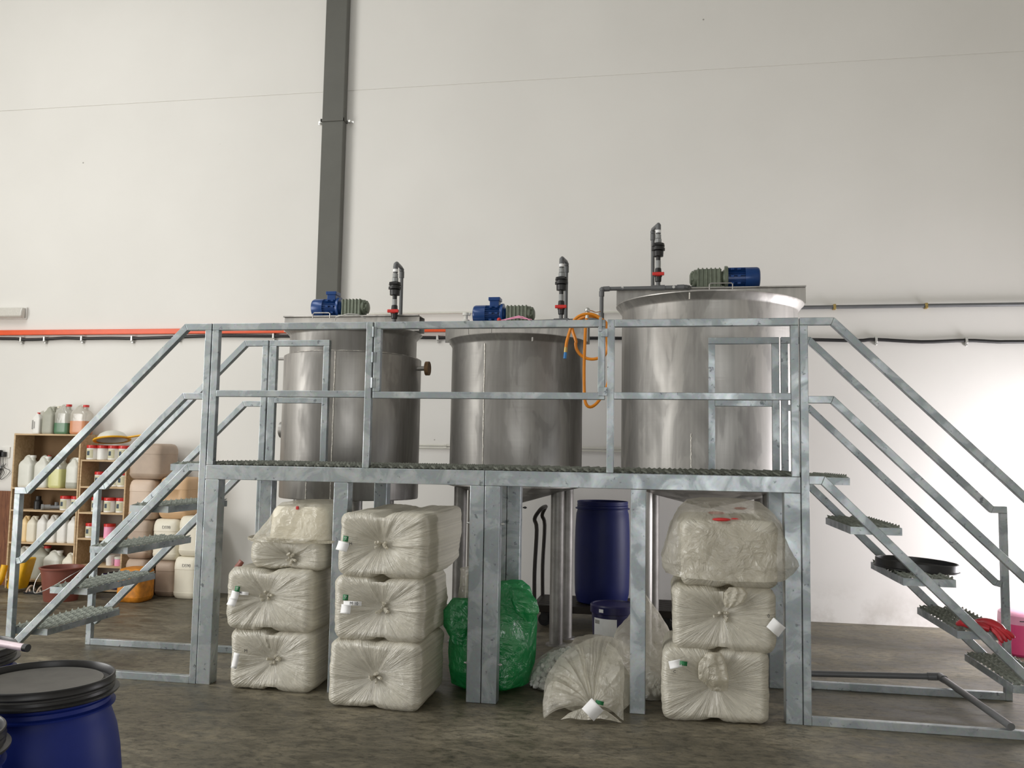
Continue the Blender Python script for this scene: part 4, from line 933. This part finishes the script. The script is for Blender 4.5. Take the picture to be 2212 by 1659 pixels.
def fan(G, E, seed, nu=60, nv=90, bulge=.05, pleat=.02, k=9, sag=0.):
    """film gathered at G and spreading to the polyline E"""
    G = Vector(G); P = cr(E, 12); so = Vector((seed*1.9, seed*4.1, seed*2.7)); m = MB(); g_ = []
    for a in range(nu+1):
        u = a/nu; row = []
        for b in range(nv+1):
            v = b/nv; f = v*(len(P)-1); q = int(min(f, len(P)-2)); e = P[q].lerp(P[q+1], f-q)
            p = G.lerp(e, u); p.z += bulge*math.sin(PI*u**.8)
            w_ = pleat*(u**.7)*(1-.35*u)
            ph = v*k*2*PI+noise.noise(Vector((v*4, u*1.5, 0))+so)*3.5
            q2 = Vector((v*k*1.3, u*.5+.3, seed))+so
            tri = (1-2.6*abs(noise.noise(q2)))*1.3+noise.noise(q2*2.7)*.8
            p += Vector((.25*tri, -.55*tri, (.65*tri if a < nu*.9 else .3*tri)))*w_
            nn = noise.noise_vector(p*7+so)*.013+noise.noise_vector(p*19+so)*.004
            p += nn*min(1, u*3); p.z = max(.004, p.z)
            row.append(m.bm.verts.new(p))
        g_.append(row)
    for a in range(nu):
        for b in range(nv): m.bm.faces.new((g_[a][b], g_[a+1][b], g_[a+1][b+1], g_[a][b+1]))
    return m
G0 = (.735, -.215, .075)
drape([(.006, .70, .14, .22, .22), (.05, .70, .14, .26, .25), (.12, .70, .16, .26, .26), (.19, .71, .22, .22, .22), (.25, .73, .28, .15, .15), (.27, .74, .30, .05, .05)], 81, amp=.022, fold=6, n=120, sub=8, e=2.4, fine=.3).build('bag_film', 'film', t, smooth=60)
fan(G0, [(.42, -.10, .01), (.41, -.02, .15), (.46, .08, .26), (.53, .18, .33), (.62, .24, .36)], 1, pleat=.028, k=4).build('film_fold', 'film', t, smooth=50)
fan(G0, [(.45, -.25, .015), (.43, -.2, .10), (.46, -.12, .19), (.53, -.03, .23)], 2, pleat=.022, k=3, bulge=.035).build('film_fold', 'film', t, smooth=50)
fan(G0, [(.58, .20, .36), (.68, .26, .40), (.78, .30, .41), (.87, .30, .37)], 3, pleat=.03, k=4, bulge=.04).build('film_fold', 'film', t, smooth=50)
fan(G0, [(.80, .16, .40), (.875, .06, .36), (.915, -.07, .26), (.925, -.16, .12), (.92, -.20, .01)], 4, pleat=.024, k=3, bulge=.035).build('film_fold', 'film', t, smooth=50)
fan(G0, [(.55, -.26, .012), (.62, -.275, .03), (.74, -.27, .025), (.85, -.265, .03), (.92, -.22, .012)], 5, pleat=.008, k=3, bulge=.02, nu=24).build('film_fold', 'filmd', t, smooth=50)
MB().tube(cr([(.735, -.21, .08), (.74, -.24, .06), (.72, -.262, .03)], 5), .014, 10).build('knot', 'filmd', t)
card(t, .745, -.262, .085, .10, .085, .75, curl=.015); card(t, .785, -.255, .125, .05, .022, .2, 'tag', 'green_tag', .004)
t = drape([(.006, .70, 1.05, .24, .16), (.08, .70, 1.05, .26, .18), (.18, .69, 1.05, .24, .16), (.24, .66, 1.06, .16, .10)], 85, amp=.025, fold=7, n=100, e=2.3, fine=.8).build('flat_film_pile', 'film', None, smooth=60)
tag(t, 'low heap of thin grey film in front of the lidded pail', 'film')

# ------------------------------------------------------------------ shelves
def shelf(x0, x1, ztop, boards, label, y0=3.25, y1=3.565, back='shelfbrown', t_=.018, lefth=None):
    t = thing('storage_shelf', ((x0+x1)/2, (y0+y1)/2, 0), label, 'shelf', 'plywood shelves against the back wall')
    MB().box(x0, x0+t_, y0, y1, 0, ztop).build('side_panel', 'wood', t, smooth=0)
    MB().box(x1-t_, x1, y0, y1, 0, ztop).build('side_panel', 'wood', t, smooth=0)
    MB().box(x0+t_, x1-t_, y1-.006, y1, 0, ztop-.002).build('back_panel', back, t, smooth=0)
    for z in boards: MB().box(x0+t_, x1-t_, y0, y1-.006, z-t_, z).build('board', 'wood', t, smooth=0)
    return t
B1 = [1.756, 1.138, .886, .520, .10]
shelf(-6.235, -5.375, 1.758, B1, 'tall plywood shelf full of jugs at the left, nearer the socket')
B2 = [1.47, 1.17, .88, .59, .29, .03]
shelf(-5.365, -4.785, 1.472, B2, 'lower plywood shelf holding red-lidded tubs, right of the tall one', back='shelfback')

def jug(x, y, z, w_, d, h, label, body='milk', cap='white', liquid=None, lq=.4, handle_=True, group='jugs on the tall shelf', capx=None, name='jug', cat='jug'):
    t = thing(name, (x, y, z), label, cat, group)
    hx, hy = w_/2, d/2; zs = z+h*.70; zn = z+h*.93
    lo = z+.001
    lv = [(lo, x, y, hx*.9, hy*.9, 5), (z+.012, x, y, hx*.98, hy*.98, 5), (z+h*.1, x, y, hx, hy, 5), (zs-.01, x, y, hx, hy, 5), (zs, x, y, hx*.985, hy*.985, 5), (z+h*.78, x-hx*.06, y, hx*.84, hy*.9, 4), (z+h*.86, x-hx*.1, y, hx*.58, hy*.62, 3), (zn, x-hx*.12, y, hx*.36, hy*.5, 2.5), (z+h*.955, x-hx*.12, y, hx*.3, hy*.4, 2.4)]
    MB().loft(lv, 32).build('jug_body', body, t, smooth=50)
    if liquid:
        MB().loft([(z+.002, x, y, hx*.9+.0015, hy*.9+.0015, 5), (z+.012, x, y, hx*.98+.0015, hy*.98+.0015, 5), (z+h*.1, x, y, hx+.0015, hy+.0015, 5), (z+h*lq, x, y, hx+.0015, hy+.0015, 5)], 32).build('liquid', liquid, t, smooth=50)
    if handle_:
        MB().tube(cr([(x-hx*.75, y, z+h*.80), (x-hx*.62, y, z+h*.92), (x-hx*.2, y, z+h*.985), (x+hx*.1, y, z+h*.95), (x+hx*.15, y, z+h*.87)], 3), h*.028, 8).build('handle', body, t)
    cxx = x+hx*(.45 if capx is None else capx)
    MB().cyl((cxx, y, z+h*.80), (cxx, y, z+h*.93), min(hx, hy)*.30, n=18).build('neck', body, t)
    MB().cyl((cxx, y, z+h*.925), (cxx, y, z+h*1.0), min(hx, hy)*.38, n=20).build('cap', cap, t)
    return t
zt = 1.757
jug(-5.985, 3.40, zt, .145, .14, .27, 'clear jug with a little amber liquid, leftmost at the back on the shelf top', 'clear', 'white', 'lqamber', .22)
jug(-5.975, 3.30, zt, .10, .085, .245, 'small white bottle with red cap and printed label on the shelf top', 'white', 'red', capx=0, handle_=False, name='bottle', cat='bottle')
MB().box(-6.022, -6.005, 3.255, 3.2565, zt+.05, zt+.155).box(-5.995, -5.985, 3.255, 3.2565, zt+.06, zt+.14).build('label', 'pencil', bpy.data.objects['bottle'])
jug(-5.88, 3.46, zt, .20, .12, .33, 'tall clear empty jug behind the small white bottle on the shelf top', 'clear', 'ivory')
jug(-5.835, 3.33, zt, .15, .14, .315, 'grey dusty jug on the shelf top, left of the green liquid', 'greyjug', 'greyjug')
jug(-5.675, 3.36, zt, .185, .16, .345, 'clear jug half full of green liquid with red cap on the shelf top', 'clear', 'red', 'lqgreen', .37)
jug(-5.46, 3.36, zt, .21, .17, .34, 'clear jug half full of orange liquid with red cap on the shelf top', 'clear', 'red', 'lqorange', .45)
zb = B1[1]
jug(-6.10, 3.36, zb, .19, .17, .37, 'white jug at the left end of the second board', 'milk', 'white')
jug(-6.00, 3.50, zb, .19, .11, .37, 'white jug with red cap behind the first jug of the second board', 'milk', 'red')
jug(-5.89, 3.35, zb, .18, .17, .36, 'milky jug, second from the left on the second board', 'milk', 'white', 'milk', .3)
jug(-5.70, 3.35, zb, .18, .17, .35, 'clear jug of pale yellow liquid in the middle of the second board', 'clear', 'white', 'lqyellow', .62)
jug(-5.62, 3.50, zb, .17, .11, .35, 'yellow liquid jug standing behind another on the second board', 'clear', 'white', 'lqyellow', .66)
jug(-5.485, 3.34, zb, .16, .16, .35, 'whitish jug at the right end of the second board', 'milk', 'white', 'greyjug', .2)
zb = B1[3]
for i, (x, m_, w_, h_) in enumerate(((-6.09, 'cream', .10, .29), (-5.99, 'ivory', .12, .29), (-5.86, 'white', .12, .31), (-5.735, 'white', .12, .31), (-5.60, 'white', .12, .31), (-5.47, 'white', .12, .30))):
    jug(x, 3.36, zb, w_, .13, h_, ('cream bottle at the left end', 'ivory bottle, second from left', 'white bottle, third from left', 'white bottle, third from right', 'white bottle, second from right', 'white bottle at the right end')[i]+' of the fourth board of the tall shelf', m_, m_, capx=.4, name='bottle', cat='bottle', group='white bottles on the fourth board')
zb = B1[4]
jug(-6.10, 3.38, zb, .17, .2, .36, 'translucent jug at the left end of the lowest board', 'milk', 'white')
jug(-5.90, 3.42, zb, .24, .2, .37, 'large grey-white jug with red cap on the lowest board', 'greyjug', 'red')
jug(-5.68, 3.35, zb, .22, .18, .33, 'white jug with grey handle, third on the lowest board', 'milk', 'white')
jug(-5.48, 3.35, zb, .15, .16, .31, 'white jug at the right end of the lowest board', 'ivory', 'white')
zb = B1[2]
t = tag(MB().lathe([(.0, zb), (.045, zb), (.045, zb+.09), (.03, zb+.11), (.03, zb+.15), (.0, zb+.15)], (-5.99, 3.40, 0), 20, caps=False).build('black_bottle', 'blackpl', None), 'small black bottle at the left of the narrow third board', 'bottle')
t = thing('pipe_fitting', (-5.75, 3.36, zb), 'grey plastic pipe fittings lying on the narrow third board', 'pipe fitting')
MB().cyl((-5.86, 3.30, zb+.03), (-5.80, 3.36, zb+.032), .03, n=18).cyl((-5.865, 3.295, zb+.03), (-5.85, 3.31, zb+.03), .036, n=18).build('socket_end', 'pvcl', t)
MB().cyl((-5.80, 3.36, zb+.03), (-5.66, 3.36, zb+.034), .024, n=18).cyl((-5.72, 3.36, zb+.03), (-5.72, 3.36, zb+.09), .022, n=18).cyl((-5.64, 3.40, zb+.022), (-5.60, 3.32, zb+.022), .022, n=16).build('tee_piece', 'pvc', t)
# tubs
def make_tub(loc, r, h):
    x, y, z = loc; t = thing('tub', loc, '', 'tub', 'red lidded tubs on the shelves')
    MB().lathe([(.0, z), (r*.93, z), (r, z+.006), (r, z+h*.76), (r*.93, z+h*.80), (.0, z+h*.80)], (x, y, 0), 28, caps=False).build('tub_body', 'white', t)
    MB().lathe([(.0, z+h*.795), (r*1.0, z+h*.795), (r*1.03, z+h*.81), (r*1.03, z+h*.97), (r*.98, z+h), (.0, z+h)], (x, y, 0), 28, caps=False).build('lid', 'red', t, smooth=30)
    curved_label(MB(), (x, y), r*1.01, -140, -50, z+h*.12, z+h*.72).build('label', 'label', t)
    curved_label(MB(), (x, y), r*1.02, -118, -85, z+h*.30, z+h*.60, 6).build('label_print', 'labelblue', t)
    bpy.context.view_layer.update()
    return t
tub0 = None
def tub(x, y, z, label, r=.062, h=.165):
    global tub0
    if tub0 is None: tub0 = make_tub((x, y, z), r, h); o = tub0
    else: o = dup(tub0, (x, y, z))
    o['label'] = label; return o
tub(-5.27, 3.32, 1.471, 'red-lidded tub with yellowish label, first from left under the yellow-rimmed bowl')
for k_ in kids(tub(-5.135, 3.32, 1.471, 'red-lidded tub turned to its blank side, second on top of the lower shelf')):
    if k_.name.startswith('label'): bpy.data.objects.remove(k_)
tub(-5.0, 3.32, 1.471, 'red-lidded tub with yellow and blue label, third on top of the lower shelf')
tub(-4.87, 3.32, 1.471, 'red-lidded tub, rightmost on top of the lower shelf')
tub(-5.18, 3.36, 1.171, 'red-lidded tub at the left of the upper compartment, lower shelf')
tub(-4.99, 3.36, 1.171, 'red-lidded tub in the middle of the upper compartment, lower shelf')
tub(-4.87, 3.33, 1.171, 'red-lidded tub at the right of the upper compartment, lower shelf')
tub(-5.20, 3.36, .881, 'red-lidded tub at the left of the second compartment, lower shelf')
tub(-5.03, 3.34, .881, 'red-lidded tub in the middle of the second compartment, lower shelf')
tub(-4.88, 3.34, .881, 'red-lidded tub at the right of the second compartment, lower shelf')
tub(-5.60, 3.36, .887, 'red-lidded tub right of the pipe fittings, tall shelf')
tub(-5.46, 3.36, .887, 'red-lidded tub at the right end of the narrow third board, tall shelf')
tub(-5.235, 3.33, .591, 'red-lidded tub with blue-green label in the third compartment, lower shelf')
t = thing('tub', (-5.02, 3.36, .591), 'pink tub with red lid in the third compartment, lower shelf', 'tub')
MB().lathe([(.0, .591), (.058, .591), (.06, .6), (.06, .72), (.0, .72)], (-5.03, 3.36, 0), 24, caps=False).build('tub_body', 'pinkl', t)
MB().lathe([(.0, .72), (.063, .72), (.063, .75), (.0, .755)], (-5.03, 3.36, 0), 24, caps=False).build('lid', 'red', t, smooth=30)
tag(MB().lathe([(.0, .291), (.042, .291), (.05, .39), (.052, .40), (.0, .40)], (-4.985, 3.34, 0), 24, caps=False).build('cup', 'white', None), 'plain white cup in the fourth compartment, lower shelf', 'cup')
t = thing('jar', (-4.87, 3.33, .291), 'small clear jar with pale lid beside the white cup, lower shelf', 'jar')
MB().lathe([(.0, .291), (.045, .291), (.048, .30), (.048, .365), (.0, .37)], (-4.87, 3.33, 0), 24, caps=False).build('jar_body', 'pinkl', t)
MB().lathe([(.0, .366), (.05, .366), (.05, .39), (.0, .392)], (-4.87, 3.33, 0), 24, caps=False).build('lid', 'milk', t, smooth=30)
t = thing('box_of_cloths', (-5.0, 3.4, .03), 'dark box with rags on the lowest level of the lower shelf', 'box')
MB().box(-5.05, -4.83, 3.28, 3.5, .031, .20).build('box_body', 'drumdark', t, bevel=.006)
t = tag(MB().sph((-5.08, 3.17, .06), .06, (1, .9, .98), 20).build('ladle_bowl', 'ivory', None), 'upturned ivory bowl on the floor before the lower shelf', 'bowl')
# bowl with yellow rim on the tubs
t = thing('strainer_bowl', (-5.05, 3.33, 1.64), 'tilted white bowl with yellow rim and handle lying on the tubs', 'bowl')
mm = Matrix.Translation((-5.06, 3.36, 1.70)) @ Matrix.Rotation(math.radians(-9), 4, 'Y') @ Matrix.Rotation(math.radians(-8), 4, 'X')
MB().lathe([(.17, .0), (.16, .03), (.13, .07), (.08, .095), (.0, .105)], (0, 0, 0), 40, caps=False, M4=mm).build('bowl_shell', 'milk', t)
MB().lathe([(.165, -.008), (.20, -.008), (.203, .0), (.20, .008), (.165, .008)], (0, 0, 0), 40, caps=False, M4=mm).build('rim', 'yellow', t)
MB().box(.18, .40, -.02, .02, -.008, .008, mm).build('handle', 'yellow', t, bevel=.004)

# ------------------------------------------------------------------ stacked containers
def can(x0, x1, z0, z1, y0, y1, label, mat, cap=None, txt=None, name='jerrycan', grp='stacked jerrycans beside the shelves'):
    cx_, cy_, hx, hy = (x0+x1)/2, (y0+y1)/2, (x1-x0)/2, (y1-y0)/2; h = z1-z0
    t = thing(name, (cx_, cy_, z0), label, 'jerrycan', grp)
    lv = [(z0, cx_, cy_, hx*.80, hy*.80, 5), (z0+.015, cx_, cy_, hx*.9, hy*.9, 5), (z0+.045, cx_, cy_, hx*.985, hy*.985, 5), (z0+h*.16, cx_, cy_, hx, hy, 5), (z0+h*.165, cx_, cy_, hx*.985, hy*.985, 5),
          (z0+h*.70, cx_, cy_, hx*.985, hy*.985, 5), (z0+h*.705, cx_, cy_, hx, hy, 5), (z0+h*.84, cx_, cy_, hx*.985, hy*.985, 5), (z1-.03, cx_, cy_, hx*.93, hy*.93, 5), (z1-.008, cx_, cy_, hx*.84, hy*.84, 5), (z1-.001, cx_, cy_, hx*.70, hy*.70, 4)]
    MB().loft(lv, 44).build('can_body', mat, t, smooth=50)
    if cap: MB().cyl((cx_+hx*.1, y0-.012, z0+h*.45), (cx_+hx*.1, y0+.02, z0+h*.45), .022, n=18).build('cap', cap, t)
    if txt: text(txt, 'handwriting', .045, (cx_+hx*.15, y0-.0005, z0+h*.80), t, 'pencil')
    return t
can(-4.69, -4.27, 1.27, 1.665, 3.10, 3.50, 'dusty beige jerrycan, topmost beside the lower shelf', 'beiged')
can(-4.66, -4.34, .83, 1.268, 3.08, 3.48, 'beige jerrycan, second from the top beside the lower shelf', 'beige')
can(-4.64, -4.36, .41, .828, 3.06, 3.46, 'beige jerrycan, third from the top beside the lower shelf', 'beiged')
can(-4.64, -4.37, .0, .408, 3.06, 3.46, 'grey-beige jerrycan at the floor behind the orange one', 'beiged')
can(-4.33, -3.96, .845, 1.30, 3.14, 3.50, 'peach jerrycan, highest of those nearer the stairs', 'peach')
can(-4.355, -4.04, .40, .845, 3.10, 3.48, 'white jerrycan marked DS98 under the peach one', 'ivory', txt='DS98')
can(-4.33, -4.075, .0, .398, 3.14, 3.5, 'brownish jerrycan on the floor under the DS98 one', 'beiged')
can(-4.035, -3.73, .452, .885, 3.08, 3.44, 'white jerrycan on top of the DS90 one', 'ivory', txt='DS9')
can(-4.06, -3.77, .0, .45, 3.06, 3.42, 'white jerrycan marked DS90 standing on the floor', 'ivory', txt='DS90')
can(-4.50, -4.20, .0, .35, 2.72, 3.02, 'dirty orange jerrycan with round cap lying on its side', 'orangecan', cap='ivory')

# left foreground-of-background items
t = thing('bucket', (-5.10, 2.70, 0), 'brown plastic bucket with wire handle in front of the shelves', 'bucket')
MB().lathe([(.0, .006), (.155, .006), (.16, .0), (.165, .01), (.208, .325), (.222, .33), (.226, .345), (.215, .35), (.205, .345), (.16, .02), (.0, .018)], (-5.10, 2.70, 0), 48, caps=False).build('bucket_body', 'brown', t, smooth=40)
MB().tube(cr([(-5.32, 2.70, .32), (-5.33, 2.60, .20), (-5.28, 2.52, .10), (-5.15, 2.47, .12), (-5.0, 2.50, .20), (-4.90, 2.60, .29), (-4.89, 2.70, .32)], 5), .0045, 8).build('handle', 'zinc', t)
t = thing('sandal', (-5.62, 2.98, 0), 'pair of dark sandals on the floor left of the bucket', 'sandals')
for dx in (0, .13):
    MB().loft([(.0, -5.66+dx, 2.98, .10, .045, 2.6), (.022, -5.66+dx, 2.98, .105, .05, 2.6), (.03, -5.66+dx, 2.98, .10, .045, 2.6)], 32).build('sole', 'blackpl', t)
    MB().tube(cr([(-5.70+dx, 2.935, .02), (-5.68+dx, 2.95, .07), (-5.67+dx, 2.985, .08), (-5.66+dx, 3.02, .02)], 4), .012, 8).tube(cr([(-5.66+dx, 2.94, .02), (-5.69+dx, 2.96, .065), (-5.73+dx, 2.98, .03)], 4), .009, 8).build('strap', 'beiged', t)
tag(MB().box(-7.1, -6.33, 3.40, 3.425, .0, 1.085).build('leaning_board', 'redwood', None, smooth=0), 'stained brown board leaning on the wall at the left frame edge', 'board')
t = thing('yellow_dustpan', (-5.9, 2.95, 0), 'yellow plastic scoop standing on the floor left of the tall shelf', 'scoop')
MB().loft([(.04, -5.91, 3.05, .08, .08, 4), (.07, -5.91, 3.05, .09, .09, 4), (.36, -5.86, 3.07, .10, .10, 4), (.37, -5.86, 3.07, .095, .095, 4)], 32).build('scoop_body', 'yellow', t)
MB().tube(cr([(-6.5, 2.90, .06), (-6.2, 2.90, .055), (-6.08, 2.90, .07), (-6.02, 2.92, .14), (-6.0, 2.95, .3)], 4), .035, 12).build('scoop_lip', 'yellow', t)
tag(MB().tube([(-8.4, 3.35, .012), (-6.62, 3.54, 1.36)], .012, 10).build('stick', 'pvcl', None), 'grey stick leaning on the wall above the brown board', 'stick')

# pink container, right edge
t = thing('pink_container', (4.25, 2.45, 0), 'pink liquid in a large translucent container at the right frame edge', 'container')
MB().loft([(.0, 4.24, 2.55, .20, .20, 4), (.02, 4.24, 2.55, .215, .215, 4), (.262, 4.24, 2.55, .22, .22, 4)], 40).build('liquid', 'pink', t)
MB().loft([(.262, 4.24, 2.55, .22, .22, 4), (.33, 4.24, 2.55, .215, .215, 4), (.345, 4.24, 2.55, .20, .20, 4), (.36, 4.24, 2.55, .16, .16, 3)], 40).build('container_top', 'pinkl', t)
MB().box(4.08, 4.16, 2.327, 2.329, .295, .302).build('embossed_mark', 'ink', t)
